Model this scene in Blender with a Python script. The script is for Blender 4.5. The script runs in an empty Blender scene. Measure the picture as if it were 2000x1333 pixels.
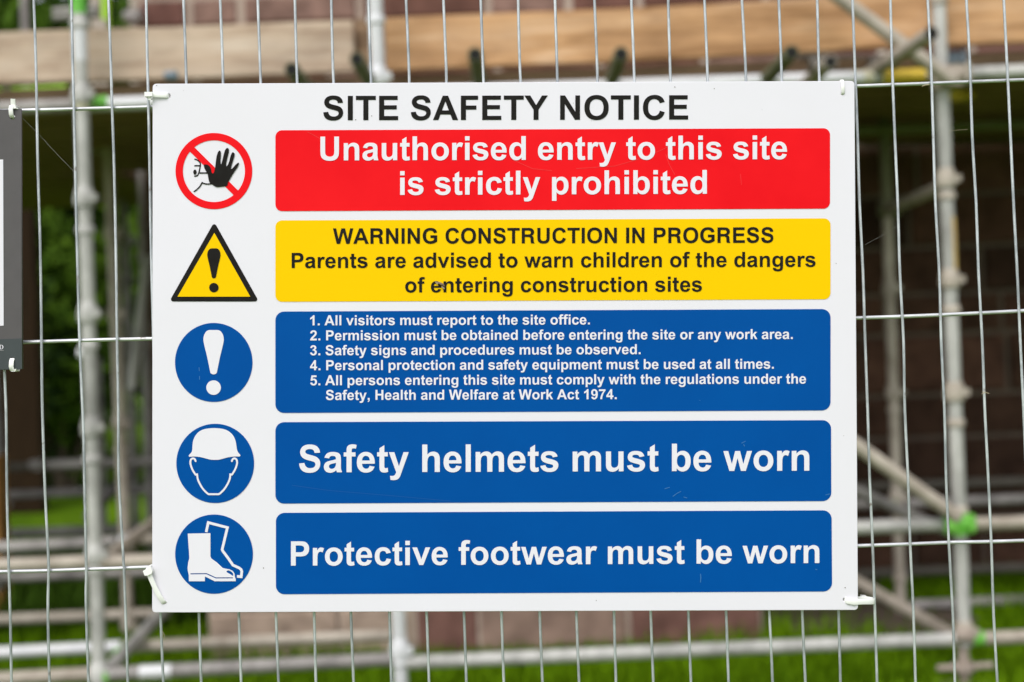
import bpy, bmesh, math, random
import numpy as np
from mathutils import Vector, Matrix
R = math.radians
sc = bpy.context.scene
col = sc.collection

# ------------------------------------------------------------------ camera
F = 50.0 / 36.0 * 2000.0            # focal length in photo pixels (photo is 2000 x 1333)
CAM = Vector((0.0, 0.0, 1.12))
ROLL = R(2.2)
RIGHT = Vector((math.cos(ROLL), 0.0, -math.sin(ROLL)))
UP = Vector((math.sin(ROLL), 0.0, math.cos(ROLL)))
VIEW = Vector((0.0, 1.0, 0.0))
cd = bpy.data.cameras.new('camera')
cam = bpy.data.objects.new('camera', cd)
col.objects.link(cam)
m = Matrix((RIGHT, UP, -VIEW)).transposed().to_4x4()
m.translation = CAM
cam.matrix_world = m
cd.lens = 50.0
cd.sensor_width = 36.0
cd.clip_start = 0.05
cd.clip_end = 400.0
cd.dof.use_dof = True
cd.dof.focus_distance = 1.2165
cd.dof.aperture_fstop = 4.5
sc.camera = cam

# ------------------------------------------------------------------ light
SUN_EL, SUN_AZ = R(52), R(200)       # high and behind the photographer, thick cloud
world = bpy.data.worlds.new('World')
sc.world = world
world.use_nodes = True
wn = world.node_tree
sky = wn.nodes.new('ShaderNodeTexSky')
sky.sky_type = 'NISHITA'
sky.sun_disc = False
sky.sun_elevation = SUN_EL
sky.sun_rotation = SUN_AZ
hs = wn.nodes.new('ShaderNodeHueSaturation')
hs.inputs['Saturation'].default_value = 0.22
wn.links.new(sky.outputs[0], hs.inputs['Color'])
wn.links.new(hs.outputs[0], wn.nodes['Background'].inputs[0])
wn.nodes['Background'].inputs[1].default_value = 0.12
sl = bpy.data.lights.new('sun', 'SUN')
sl.energy = 1.3
sl.angle = R(35)
sl.color = (1.0, 0.97, 0.93)
so = bpy.data.objects.new('sun', sl)
col.objects.link(so)
# light travels from the sun towards the scene; the sun stands behind and above the camera
sd = Vector((math.sin(SUN_AZ) * math.cos(SUN_EL), math.cos(SUN_AZ) * math.cos(SUN_EL), math.sin(SUN_EL)))
so.rotation_euler = sd.to_track_quat('Z', 'Y').to_euler()
so.location = (0, -3, 6)
vs = sc.view_settings
vs.view_transform = 'Standard'
vs.look = 'None'
vs.gamma = 1.0
vs.use_curve_mapping = False
vs.exposure = 0.75
sc.cycles.use_denoising = True
sc.cycles.max_bounces = 6

rng = random.Random(7)

def W(px, py, Y):
    """photo pixel at depth Y -> point in the place"""
    return CAM + RIGHT * ((px - 1000.0) / F * Y) + UP * ((666.5 - py) / F * Y) + VIEW * Y

# ------------------------------------------------------------------ helpers
def tag(o, label=None, cat=None, group=None, kind=None):
    if label: o['label'] = label
    if cat: o['category'] = cat
    if group: o['group'] = group
    if kind: o['kind'] = kind
    return o

def empty(name, loc=(0, 0, 0), mat=None, parent=None):
    o = bpy.data.objects.new(name, None)
    o.empty_display_size = 0.05
    col.objects.link(o)
    if mat is not None: o.matrix_world = mat
    else: o.location = loc
    if parent: o.parent = parent
    return o

def link(name, me, mat, parent=None, smooth=False):
    o = bpy.data.objects.new(name, me)
    col.objects.link(o)
    if mat is not None:
        me.materials.clear()
        for q in (mat if isinstance(mat, (list, tuple)) else [mat]):
            me.materials.append(q)
    if smooth:
        me.polygons.foreach_set('use_smooth', [True] * len(me.polygons))
    if parent: o.parent = parent
    return o

def pydata(name, v, f):
    me = bpy.data.meshes.new(name)
    me.from_pydata([tuple(q) for q in v], [], f)
    me.update()
    return me

class MB:
    """collects shapes into one mesh"""
    def __init__(s): s.v = []; s.f = []; s.mi = []
    def add(s, v, f, mi=0):
        n = len(s.v)
        s.v += [Vector(q) for q in v]
        s.f += [tuple(i + n for i in q) for q in f]
        s.mi += [mi] * len(f)
    def box(s, lo, hi, mi=0, M=None):
        x0, y0, z0 = lo; x1, y1, z1 = hi
        v = [Vector(q) for q in ((x0,y0,z0),(x1,y0,z0),(x1,y1,z0),(x0,y1,z0),(x0,y0,z1),(x1,y0,z1),(x1,y1,z1),(x0,y1,z1))]
        if M is not None: v = [M @ q for q in v]
        s.add(v, [(3,2,1,0),(4,5,6,7),(0,1,5,4),(1,2,6,5),(2,3,7,6),(3,0,4,7)], mi)
    def tube(s, pts, rad, n=12, mi=0, cap=True):
        pts = [Vector(p) for p in pts]
        rr = rad if isinstance(rad, (list, tuple)) else [rad] * len(pts)
        rings = []
        ref = None
        for i, p in enumerate(pts):
            t = (pts[min(i+1, len(pts)-1)] - pts[max(i-1, 0)])
            if t.length < 1e-9: t = Vector((0, 0, 1))
            t.normalize()
            if ref is None:
                a = Vector((0, 1, 0)) if abs(t.y) < .8 else Vector((1, 0, 0))
                ref = t.cross(a).normalized()
            u = (ref - t * ref.dot(t)).normalized(); ref = u
            w = t.cross(u)
            rings.append([p + (u * math.cos(2*math.pi*k/n) + w * math.sin(2*math.pi*k/n)) * rr[i] for k in range(n)])
        v = [q for r in rings for q in r]
        f = []
        for i in range(len(rings) - 1):
            for k in range(n):
                a = i*n + k; b = i*n + (k+1) % n
                f.append((a, b, b + n, a + n))
        if cap:
            f.append(tuple(reversed(range(n))))
            f.append(tuple((len(rings)-1)*n + k for k in range(n)))
        s.add(v, f, mi)
    def build(s, name, mat, parent=None, smooth=True, angle=40):
        me = pydata(name, s.v, s.f)
        o = link(name, me, mat, parent)
        me.polygons.foreach_set('material_index', s.mi)
        if smooth:
            me.polygons.foreach_set('use_smooth', [True] * len(me.polygons))
            me.set_sharp_from_angle(angle=R(angle))
        return o

# ------------------------------------------------------------------ materials
def mat(name, colr, rough=.5, metal=0., spec=.5, var=0., vscale=8., col2=None, bump=0., bscale=60., stretch=(1,1,1), detail=4.):
    """principled surface whose own colour wanders between colr and col2"""
    mt = bpy.data.materials.new(name)
    mt.use_nodes = True
    nt = mt.node_tree
    b = nt.nodes['Principled BSDF']
    b.inputs['Base Color'].default_value = (*colr, 1)
    b.inputs['Roughness'].default_value = rough
    b.inputs['Metallic'].default_value = metal
    b.inputs['Specular IOR Level'].default_value = spec
    tc = nt.nodes.new('ShaderNodeTexCoord')
    mp = nt.nodes.new('ShaderNodeMapping')
    mp.inputs['Scale'].default_value = stretch
    nt.links.new(tc.outputs['Object'], mp.inputs['Vector'])
    if col2 is not None:
        nz = nt.nodes.new('ShaderNodeTexNoise')
        nz.inputs['Scale'].default_value = vscale
        nz.inputs['Detail'].default_value = detail
        nz.inputs['Roughness'].default_value = .65
        nt.links.new(mp.outputs[0], nz.inputs['Vector'])
        rp = nt.nodes.new('ShaderNodeValToRGB')
        rp.color_ramp.elements[0].position = .5 - var
        rp.color_ramp.elements[1].position = .5 + var
        rp.color_ramp.elements[0].color = (*colr, 1)
        rp.color_ramp.elements[1].color = (*col2, 1)
        nt.links.new(nz.outputs['Fac'], rp.inputs['Fac'])
        nt.links.new(rp.outputs[0], b.inputs['Base Color'])
    if bump:
        n2 = nt.nodes.new('ShaderNodeTexNoise')
        n2.inputs['Scale'].default_value = bscale
        n2.inputs['Detail'].default_value = 3
        nt.links.new(mp.outputs[0], n2.inputs['Vector'])
        bp = nt.nodes.new('ShaderNodeBump')
        bp.inputs['Strength'].default_value = bump
        bp.inputs['Distance'].default_value = .002
        nt.links.new(n2.outputs['Fac'], bp.inputs['Height'])
        nt.links.new(bp.outputs[0], b.inputs['Normal'])
    return mt

M = {}
M['sign_white'] = mat('sign_white', (.805,.775,.85), .42, spec=.25, var=.25, vscale=9, col2=(.785,.757,.82), bump=.05, bscale=14)
M['sign_red'] = mat('sign_red', (.80,.002,.008), .45, spec=.09, var=.22, vscale=7, col2=(.92,.009,.014), bump=.05, bscale=14)
M['sign_yellow'] = mat('sign_yellow', (.92,.585,.0), .45, spec=.05, var=.3, vscale=6, col2=(.93,.565,.0), bump=.05, bscale=14)
M['sign_blue'] = mat('sign_blue', (.0,.070,.315), .42, spec=.05, var=.25, vscale=7, col2=(.0,.082,.35), bump=.05, bscale=14)
M['sign_black'] = mat('sign_black', (.013,.011,.010), .55, spec=.06, var=.2, vscale=60, col2=(.018,.017,.016))
M['letter_white'] = mat('letter_white', (.805,.775,.85), .45, spec=.25, var=.25, vscale=30, col2=(.79,.762,.83))
M['scratch_pale'] = mat('scratch_pale', (.03,.17,.44), .6)
M['scratch_faint'] = mat('scratch_faint', (.008,.105,.37), .6)
M['scratch_pink'] = mat('scratch_pink', (.88,.030,.032), .6)
M['speck_dark'] = mat('speck_dark', (.16,.14,.12), .8)
M['galv_wire'] = mat('galv_wire', (.36,.38,.41), .45, metal=.5, var=.13, vscale=120, col2=(.68,.70,.73), bump=.2, bscale=400, stretch=(1,1,.25))
M['galv_wire_h'] = mat('galv_wire_h', (.50,.50,.53), .42, metal=.45, var=.15, vscale=120, col2=(.74,.74,.77), bump=.2, bscale=400, stretch=(.25,1,1))
M['tie'] = mat('tie_nylon', (.93,.92,.90), .35, spec=.4)
M['tube_pale'] = mat('tube_pale', (.27,.262,.245), .6, metal=.15, var=.16, vscale=9, col2=(.60,.585,.555), detail=8., stretch=(1,1,.5))
M['tube_grey'] = mat('tube_grey', (.15,.135,.13), .65, metal=.2, var=.18, vscale=9, col2=(.40,.37,.35), detail=8.)
M['tube_beige'] = mat('tube_beige', (.27,.225,.18), .65, metal=.1, var=.18, vscale=9, col2=(.54,.475,.40), detail=8.)
M['tube_white'] = mat('tube_white', (.60,.60,.62), .5, metal=.1, var=.2, vscale=8, col2=(.72,.71,.72))
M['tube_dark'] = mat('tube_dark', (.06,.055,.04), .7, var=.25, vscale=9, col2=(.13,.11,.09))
M['tube_green'] = mat('tube_green', (.30,.62,.02), .5, var=.25, vscale=8, col2=(.40,.68,.05))
M['paint_green'] = mat('paint_green', (.08,.40,.02), .55, var=.2, vscale=22, col2=(.24,.58,.10), detail=8.)
M['tube_yellow'] = mat('tube_yellow', (.62,.40,.03), .5, var=.25, vscale=8, col2=(.72,.52,.05))
M['cream_paint'] = mat('cream_paint', (.55,.50,.33), .5, var=.25, vscale=8, col2=(.62,.58,.44))
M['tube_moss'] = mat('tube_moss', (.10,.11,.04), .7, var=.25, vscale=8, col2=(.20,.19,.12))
M['rust'] = mat('rust', (.30,.17,.09), .8, var=.25, vscale=20, col2=(.42,.30,.2))
M['stain'] = mat('stain', (.52,.36,.16), .6, var=.25, vscale=14, col2=(.60,.40,.10))
M['jack'] = mat('jack', (.30,.24,.20), .75, var=.25, vscale=20, col2=(.40,.33,.28))
M['tube_hole_shade'] = mat('tube_hole_shade', (.008,.007,.006), .9)  # black that stands in for the shade inside open tube ends
M['blue_clamp'] = mat('blue_clamp', (.09,.15,.22), .55, metal=.2, var=.3, vscale=20, col2=(.24,.27,.29))

for k_ in ('galv_wire', 'galv_wire_h'):
    nt = M[k_].node_tree; b = nt.nodes['Principled BSDF']
    src = b.inputs['Base Color'].links[0].from_socket
    tc = nt.nodes.new('ShaderNodeTexCoord')
    nz = nt.nodes.new('ShaderNodeTexNoise'); nz.inputs['Scale'].default_value = 55; nz.inputs['Detail'].default_value = 6
    nt.links.new(tc.outputs['Object'], nz.inputs['Vector'])
    rp = nt.nodes.new('ShaderNodeValToRGB'); rp.color_ramp.elements[0].position = .66; rp.color_ramp.elements[1].position = .74
    nt.links.new(nz.outputs['Fac'], rp.inputs['Fac'])
    mx = nt.nodes.new('ShaderNodeMix'); mx.data_type = 'RGBA'
    nt.links.new(rp.outputs[0], mx.inputs['Factor']); nt.links.new(src, mx.inputs['A'])
    mx.inputs['B'].default_value = (.17,.12,.085,1)
    nt.links.new(mx.outputs['Result'], b.inputs['Base Color'])
def wood(name, c1, c2, c3, scale=1.0):
    mt = bpy.data.materials.new(name); mt.use_nodes = True
    nt = mt.node_tree; b = nt.nodes['Principled BSDF']
    b.inputs['Roughness'].default_value = .75
    b.inputs['Specular IOR Level'].default_value = .25
    tc = nt.nodes.new('ShaderNodeTexCoord'); mp = nt.nodes.new('ShaderNodeMapping')
    mp.inputs['Scale'].default_value = (.7*scale, 6*scale, 9*scale)
    nt.links.new(tc.outputs['Object'], mp.inputs['Vector'])
    nz = nt.nodes.new('ShaderNodeTexNoise'); nz.inputs['Scale'].default_value = 3; nz.inputs['Detail'].default_value = 8
    nz.inputs['Distortion'].default_value = 1.2
    nt.links.new(mp.outputs[0], nz.inputs['Vector'])
    rp = nt.nodes.new('ShaderNodeValToRGB')
    e = rp.color_ramp.elements
    e[0].position = .32; e[0].color = (*c1, 1)
    e[1].position = .70; e[1].color = (*c3, 1)
    k = e.new(.5); k.color = (*c2, 1)
    nt.links.new(nz.outputs['Fac'], rp.inputs['Fac'])
    # knots
    vo = nt.nodes.new('ShaderNodeTexVoronoi'); vo.inputs['Scale'].default_value = 2.2
    mp2 = nt.nodes.new('ShaderNodeMapping'); mp2.inputs['Scale'].default_value = (1.0, 2, 2.2)
    nt.links.new(tc.outputs['Object'], mp2.inputs['Vector'])
    nt.links.new(mp2.outputs[0], vo.inputs['Vector'])
    r2 = nt.nodes.new('ShaderNodeValToRGB')
    r2.color_ramp.elements[0].position = .05; r2.color_ramp.elements[0].color = (.30,.24,.2,1)
    r2.color_ramp.elements[1].position = .16; r2.color_ramp.elements[1].color = (1,1,1,1)
    nt.links.new(vo.outputs['Distance'], r2.inputs['Fac'])
    mx = nt.nodes.new('ShaderNodeMix'); mx.data_type = 'RGBA'; mx.blend_type = 'MULTIPLY'
    mx.inputs['Factor'].default_value = .75
    nt.links.new(rp.outputs[0], mx.inputs['A']); nt.links.new(r2.outputs[0], mx.inputs['B'])
    st = nt.nodes.new('ShaderNodeTexNoise'); st.inputs['Scale'].default_value = 2.3; st.inputs['Detail'].default_value = 9; st.inputs['Roughness'].default_value = .7
    mp3 = nt.nodes.new('ShaderNodeMapping'); mp3.inputs['Scale'].default_value = (1.0, 2.0, 2.6)
    nt.links.new(tc.outputs['Object'], mp3.inputs['Vector']); nt.links.new(mp3.outputs[0], st.inputs['Vector'])
    r3 = nt.nodes.new('ShaderNodeValToRGB'); e = r3.color_ramp.elements
    e[0].position = .36; e[0].color = (.60,.56,.54,1); e[1].position = .60; e[1].color = (1.04,1.02,1.0,1)
    nt.links.new(st.outputs['Fac'], r3.inputs['Fac'])
    m3 = nt.nodes.new('ShaderNodeMix'); m3.data_type = 'RGBA'; m3.blend_type = 'MULTIPLY'; m3.inputs['Factor'].default_value = .8
    nt.links.new(mx.outputs['Result'], m3.inputs['A']); nt.links.new(r3.outputs[0], m3.inputs['B'])
    nt.links.new(m3.outputs['Result'], b.inputs['Base Color'])
    return mt
M['wood_pale'] = wood('wood_pale', (.42,.30,.22), (.56,.435,.335), (.62,.51,.415))
M['wood_warm'] = wood('wood_warm', (.36,.19,.085), (.60,.345,.175), (.70,.46,.29))
M['wood_dark'] = wood('wood_dark', (.18,.115,.07), (.30,.195,.12), (.37,.25,.16))
M['wood_orange'] = wood('wood_orange', (.45,.22,.06), (.55,.28,.08), (.6,.33,.12))

# ------------------------------------------------------------------ lettering: bold grotesque outlines, 2048 units to the em
GLY = {
'A':(1479,"M1471 0H1149L1021 333H435L314 0H0L571 1466H884L1471 0ZM926 580L724 1124L526 580H926Z"),
'C':(1479,"M1087 539L1374 448Q1308 208 1154.5 91.5T765 -25Q473 -25 285 174.5T97 720Q97 1086 286 1288.5T783 1491Q1052 1491 1220 1332Q1320 1238 1370 1062L1077 992Q1051 1106 968.5 1172T768 1238Q605 1238 503.5 1121T402 742Q402 464 502 346T762 228Q880 228 965 303T1087 539Z"),
'E':(1366,"M149 0V1466H1236V1218H445V893H1181V646H445V247H1264V0Z"),
'F':(1251,"M151 0V1466H1156V1218H447V871H1059V623H447V0Z"),
'G':(1593,"M830 539V786H1468V202Q1375 112 1198.5 43.5T841 -25Q611 -25 440 71.5T183 347.5T97 738Q97 966 192.5 1143T472 1414.5Q618 1490 835 1490Q1117 1490 1275.5 1372T1448 1046L1154 991Q1122 1105 1039.5 1171T833 1237Q640 1237 526.5 1115T413 753Q413 494 528 364.5T829.5 235Q922 235 1015 271T1165 358V539Z"),
'H':(1479,"M150 0V1466H446V889H1026V1466H1322V0H1026V641H446V0Z"),
'I':(569,"M140 0V1466H436V0Z"),
'N':(1479,"M149 0V1466H437L1037 487V1466H1312V0H1015L424 956V0Z"),
'O':(1593,"M89 724Q89 948 156 1100Q206 1212 292.5 1301T482 1433Q619 1491 798 1491Q1122 1491 1316.5 1290T1511 731Q1511 376 1318 175.5T802 -25Q475 -25 282 174.5T89 724ZM394 734Q394 485 509 356.5T801 228Q978 228 1091.5 355.5T1205 738Q1205 990 1094.5 1114T801 1238Q618 1238 506 1112.5T394 734Z"),
'P':(1366,"M149 0V1466H624Q894 1466 976 1444Q1102 1411 1187 1300.5T1272 1015Q1272 880 1223 788T1098.5 643.5T945 574Q839 553 638 553H445V0ZM445 1218V802H607Q782 802 841 825T933.5 897T967 1011Q967 1091 920 1143T801 1208Q748 1218 588 1218Z"),
'R':(1479,"M150 0V1466H836Q1068 1466 1194.5 1357T1321 1070Q1321 808 1085 735Q1195 697 1238 620.5T1281 420Q1281 220 1300 140T1375 36V0H1040Q1004 60 994 150T984 350Q984 490 926 550T740 610H446V0ZM446 850H768Q888 850 952 896T1016 1030Q1016 1218 788 1218H446Z"),
'S':(1366,"M74 477L362 505Q388 360 467.5 292T682 224Q825 224 897.5 284.5T970 426Q970 478 939.5 514.5T833 578Q781 596 596 642Q358 701 262 787Q127 908 127 1082Q127 1194 190.5 1291.5T373.5 1440T661 1491Q936 1491 1075 1370.5T1221 1049L925 1036Q906 1148 844 1197T658 1246Q530 1246 457.5 1193Q411 1160 411 1105Q411 1055 453 1019Q505 974 713.5 924.5T1022 822.5T1178.5 678T1235 449Q1235 320 1165.5 210.5T969 40T652 -25Q376 -25 228 102.5T74 477Z"),
'T':(1251,"M479 0V1218H44V1466H1209V1218H775V0Z"),
'U':(1479,"M148 1466H444V672Q444 483 455 427Q474 337 545.5 282.5T741 228Q867 228 931 279.5T1008 406T1021 655V1466H1317V696Q1317 432 1293 323T1204.5 139T1031.5 19.5T749 -25Q538 -25 424.5 25.5T245 157T168 325Q148 430 148 684Z"),
'W':(1933,"M365 0L15 1466H318L539 459L807 1466H1159L1416 442L1641 1466H1939L1583 0H1269L977 1096L686 0Z"),
'Y':(1366,"M530 0V617L-7 1466H340L685 886L1023 1466H1364L825 615V0Z"),
'a':(1139,"M357 738L102 784Q145 938 250 1012T562 1086Q750 1086 842 1041.5T971.5 928.5T1009 670L1006 342Q1006 219 1018 160.5T1063 35V0H788Q776 30 759 88L750 116Q678 46 596 11T421 -24Q257 -24 162.5 65T68 290Q68 380 111 450.5T231.5 558.5T455 625Q656 663 733 695V723Q733 805 692.5 840T540 875Q464 875 421 845T357 738ZM733 510Q678 492 559 466.5T403 416.5Q349 378 349 320Q349 263 391.5 221.5T500 180Q574 180 641 229Q690.5 266 706 319Q733 372 733 454Z"),
'b':(1251,"M134 0V1466H415V938Q545 1086 723 1086Q917 1086 1044 945.5T1171 542Q1171 270 1041.5 123T727 -24Q636 -24 547.5 21.5T395 156V0ZM413 554Q413 389 465 310Q538 198 659 198Q752 198 817.5 277.5T883 528Q883 710 817 790.5T648 871Q546 871 479.5 792.5T413 554Z"),
'c':(1139,"M1073 748L796 698Q782 781 732.5 823T604 865Q499 865 436.5 792.5T374 550Q374 361 437.5 283T608 205Q688 205 739 250.5T811 407L1087 360Q1044 170 922 73T595 -24Q362 -24 223.5 123T85 530Q85 793 224 939.5T600 1086Q794 1086 908.5 1002.5T1073 748Z"),
'e':(1139,"M762 338L1042 291Q988 137 871.5 56.5T580 -24Q303 -24 170 157Q65 302 65 523Q65 787 203 936.5T552 1086Q789 1086 926 929.5T1057 450H353Q356 324 421.5 254T585 184Q651 184 696 220T762 338ZM778 622Q775 745 714.5 809T567.5 873Q475 873 415 805Q355 737 356 622Z"),
'f':(682,"M24 1062H180V1142Q180 1276 208.5 1342T313.5 1449.5T507 1491Q624 1491 736 1456L698 1260Q633 1276 573 1276Q514 1276 488.5 1248.5T461 1143V1062H673V841H461V0H180V841H24Z"),
'g':(1251,"M140 -70L442 -109Q450 -165 479 -186Q519 -216 605 -216Q715 -216 770 -183Q807 -161 826 -112Q839 -77 839 17V172Q713 0 521 0Q307 0 182 181Q84 324 84 537Q84 804 212.5 945T532 1086Q729 1086 857 913V1062H1120V109Q1120 -79 1089 -172T1002 -318T858.5 -401T632 -431Q363 -431 251 -339.5T139 -107Q139 -92 140 -70ZM372 553Q372 384 437.5 305.5T599 227Q702 227 773 307.5T844 546Q844 711 776 791T604 871Q503 871 437.5 792.5T372 553Z"),
'h':(1251,"M424 1466V927Q560 1086 749 1086Q846 1086 924 1050T1041.5 958T1095 842T1111 623V0H830V561Q830 725 814.5 769.5T759.5 840.5T660 867Q592 867 538.5 833.5T460.5 733T424 532V0H143V1466Z"),
'i':(569,"M147 1206V1466H428V1206ZM147 0V1062H428V0Z"),
'k':(1139,"M137 0V1466H418V688L747 1062H1093L730 674L1119 0H816L549 477L418 340V0Z"),
'l':(569,"M147 0V1466H428V0Z"),
'm':(1821,"M126 1062H385V917Q524 1086 716 1086Q818 1086 893 1044T1016 917Q1086 1002 1167 1044T1340 1086Q1457 1086 1538 1038.5T1659 899Q1688 831 1688 679V0H1407V607Q1407 765 1378 811Q1339 871 1258 871Q1199 871 1147 835T1072 729.5T1049 510V0H768V582Q768 738 753 783T703 851T621 871Q559 871 508 836.5T431 734T407 516V0H126Z"),
'n':(1251,"M1111 0H830V542Q830 714 812.5 764.5T754.5 843T657 871Q584 871 525 830.5T444 723T422 480V0H141V1062H402V906Q541 1086 752 1086Q845 1086 922 1052.5T1038 967T1094 850T1111 660Z"),
'o':(1251,"M82 546Q82 686 151 817T346.5 1017T629 1086Q869 1086 1022.5 930T1176 536Q1176 296 1021 136T631 -24Q488 -24 357.5 40.5T154.5 241T82 546ZM370 531Q370 374 444.5 290.5T628.5 207Q738 207 812.5 290.5T887 533Q887 688 812.5 771.5T628.5 855Q519 855 444.5 771.5T370 531Z"),
'p':(1251,"M139 1062H401V906Q452 986 539 1036T732 1086Q917 1086 1046 941T1175 537Q1175 271 1045 123.5T730 -24Q642 -24 570.5 11T420 131V-404H139ZM417 549Q417 370 488 284.5T661 199Q759 199 824 277.5T889 535Q889 702 822 783T656 864Q553 864 485 784.5T417 549Z"),
'r':(797,"M416 0H135V1062H396V911Q463 1018 516.5 1052T638 1086Q734 1086 823 1033L736 788Q665 834 604 834Q545 834 504 801.5T439.5 684T416 328Z"),
's':(1139,"M48 303L330 346Q348 264 403 221.5T557 179Q666 179 721 219Q758 247 758 294Q758 326 738 347Q717 367 644 384Q304 459 213 521Q87 607 87 760Q87 898 196 992T534 1086Q752 1086 858 1015T1004 805L739 756Q723 818 674 851T533 884Q423 884 373 853Q340 830 340 796Q340 767 367 747Q404 719 626 669T950 547Q1045 468 1045 335Q1045 191 925 83.5T570 -24Q346 -24 215.5 64.5T48 303Z"),
't':(682,"M634 1062V838H442V410Q442 280 447.5 258.5T472.5 223T520 209Q558 209 630 235L654 17Q559 -24 439 -24Q365.5 -24 306 0.5T219 65T180 167Q172 210 172 342V838H43V1062H172V1273L442 1437V1062Z"),
'v':(1139,"M440 0L12 1062H307L507 520L565 339Q588 408 594 430Q608 475 624 520L826 1062H1115L693 0Z"),
'w':(1593,"M344 0L8 1062H281L480 366L663 1062H934L1111 366L1314 1062H1591L1250 0H980L797 683L617 0Z"),
'y':(1139,"M13 1062H312L566 308L814 1062H1105L730 40L663 -145Q626 -238 592.5 -287T515.5 -366.5T408.5 -414T264 -431Q181 -431 101 -414L76 -194Q142 -207 195 -207Q293 -207 340 -149.5T412 -3Z"),
'1':(1139,"M806 0H525V1059Q371 915 162 846V1101Q272 1137 401 1237.5T578 1472H806Z"),
'2':(1139,"M1034 261V0H49Q65 148 145 280.5T461 632Q651 809 694 872Q752 959 752 1044Q752 1138 701.5 1188.5T562 1239Q474 1239 422 1186T362 1010L82 1038Q104 1268 234 1370T569 1472Q785 1472 908.5 1355.5T1032 1066Q1032 967 996.5 877.5T884 690Q833 619 700 497T531 336T475 261Z"),
'3':(1139,"M77 389L349 422Q362 318 419 263T557 208Q644 208 703.5 274T763 452Q763 558 706 620T567 682Q513 682 438 661L469 890Q583 887 643 939.5T703 1079Q703 1153 659 1197T542 1241Q470 1241 419 1191T357 1045L98 1089Q125 1222 179.5 1301.5T331.5 1426.5T550 1472Q757 1472 882 1340Q985 1232 985 1096Q985 903 774 788Q900 761 975.5 667T1051 440Q1051 247 910 111T559 -25Q360 -25 229 89.5T77 389Z"),
'4':(1139,"M638 0V295H38V541L674 1472H910V542H1092V295H910V0ZM638 542V1043L301 542Z"),
'5':(1139,"M91 377L371 406Q383 311 442 255.5T578 200Q666 200 727 271.5T788 487Q788 622 727.5 689.5T570 757Q449 757 353 650L125 683L269 1446H1012V1183H482L438 934Q532 981 630 981Q817 981 947 845T1077 492Q1077 311 972 169Q829 -25 575 -25Q372 -25 244 84T91 377Z"),
'7':(1139,"M84 1182V1443H1046V1239Q927 1122 804 903T616 437T552 0H281Q288 340 424.5 648T781 1182Z"),
'9':(1139,"M89 339L361 369Q371 286 413 246T524 206Q611 206 672 286T750 618Q644 495 485 495Q312 495 186.5 628.5T61 976Q61 1199 193.5 1335.5T531 1472Q754 1472 897 1299.5T1040 732Q1040 330 891 152T503 -26Q331 -26 225 65.5T89 339ZM725 953Q725 1089 662.5 1164T518 1239Q440 1239 388.5 1177.5T337 976Q337 834 393 767.5T533 701Q614 701 669.5 765T725 953Z"),
'.':(569,"M147 0V281H428V0Z"),
',':(569,"M137 281H418V80Q418 -42 397 -112T317.5 -237.5T170 -324L115 -208Q205 -178 243.5 -126T284 0H137Z"),
' ':(569,""),
# the flat-topped t of the two black headings
'T_flat':(682,"M634 1062V848H442V370Q442 280 457.5 258.5T512.5 223T560 219Q598 219 634 225V-5Q559 -24 449 -24Q335 -24 266 20T176 167Q162 210 162 342V848H23V1062H162V1368H442V1062Z"),
}
import re as _re
def glyph(ch):
    adv, d = GLY[ch]
    cs, cur, last, ctrl = [], [], (0, 0), None
    for c, a in _re.findall(r'([MLHVQTZ])([^MLHVQTZ]*)', d):
        n = [float(x) for x in a.split()]
        if c == 'M': cur = [tuple(n)]; last = tuple(n)
        elif c == 'L':
            last = tuple(n); cur.append(last)
        elif c == 'H':
            last = (n[0], last[1]); cur.append(last)
        elif c == 'V':
            last = (last[0], n[0]); cur.append(last)
        elif c in 'QT':
            if c == 'Q': k = (n[0], n[1]); p = (n[2], n[3])
            else: k = (2*last[0]-ctrl[0], 2*last[1]-ctrl[1]); p = (n[0], n[1])
            for i in range(1, 6):
                t = i / 5
                cur.append(((1-t)**2*last[0]+2*t*(1-t)*k[0]+t*t*p[0], (1-t)**2*last[1]+2*t*(1-t)*k[1]+t*t*p[1]))
            ctrl = k; last = p
            continue
        elif c == 'Z':
            q = []
            for p in cur:
                if not q or abs(p[0]-q[-1][0]) + abs(p[1]-q[-1][1]) > .5: q.append(p)
            if abs(q[0][0]-q[-1][0]) + abs(q[0][1]-q[-1][1]) < .5: q.pop()
            cs.append(q)
        ctrl = None
    return adv, cs
for k, s_, w in (('d','b',1256),('q','p',1256)):        # d and q mirror b and p
    a, cs = glyph(s_)
    GLY[k] = (1251, [[(w-x, y) for x, y in c] for c in cs])
a, cs = glyph('n')
GLY['u'] = (1251, [[(1251-x, 1062-y) for x, y in c] for c in cs])
_cache = {}
def gl(ch, flat=False):
    key = 'T_flat' if (flat and ch == 't') else ch
    if key not in _cache:
        _cache[key] = GLY[key] if not isinstance(GLY[key][1], str) else glyph(key)
    return _cache[key]

def text_contours(s, x0, y0, x1, y1, cap, flat=False, round_R=False):
    """contours in photo pixels, fitted between the two ends of the line's baseline"""
    pen = 0; raw = []
    for ch in s:
        adv, cs = gl(ch, flat)
        raw += [[(x+pen, y) for x, y in c] for c in cs]
        pen += adv
    lo = min(p[0] for c in raw for p in c); hi = max(p[0] for c in raw for p in c)
    kx = (x1-x0)/(hi-lo); ky = cap/1466.0
    out = []
    for c in raw:
        out.append([(x0+(x-lo)*kx, y0+(y1-y0)*((x-lo)/(hi-lo)) - y*ky) for x, y in c])
    return out

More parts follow.
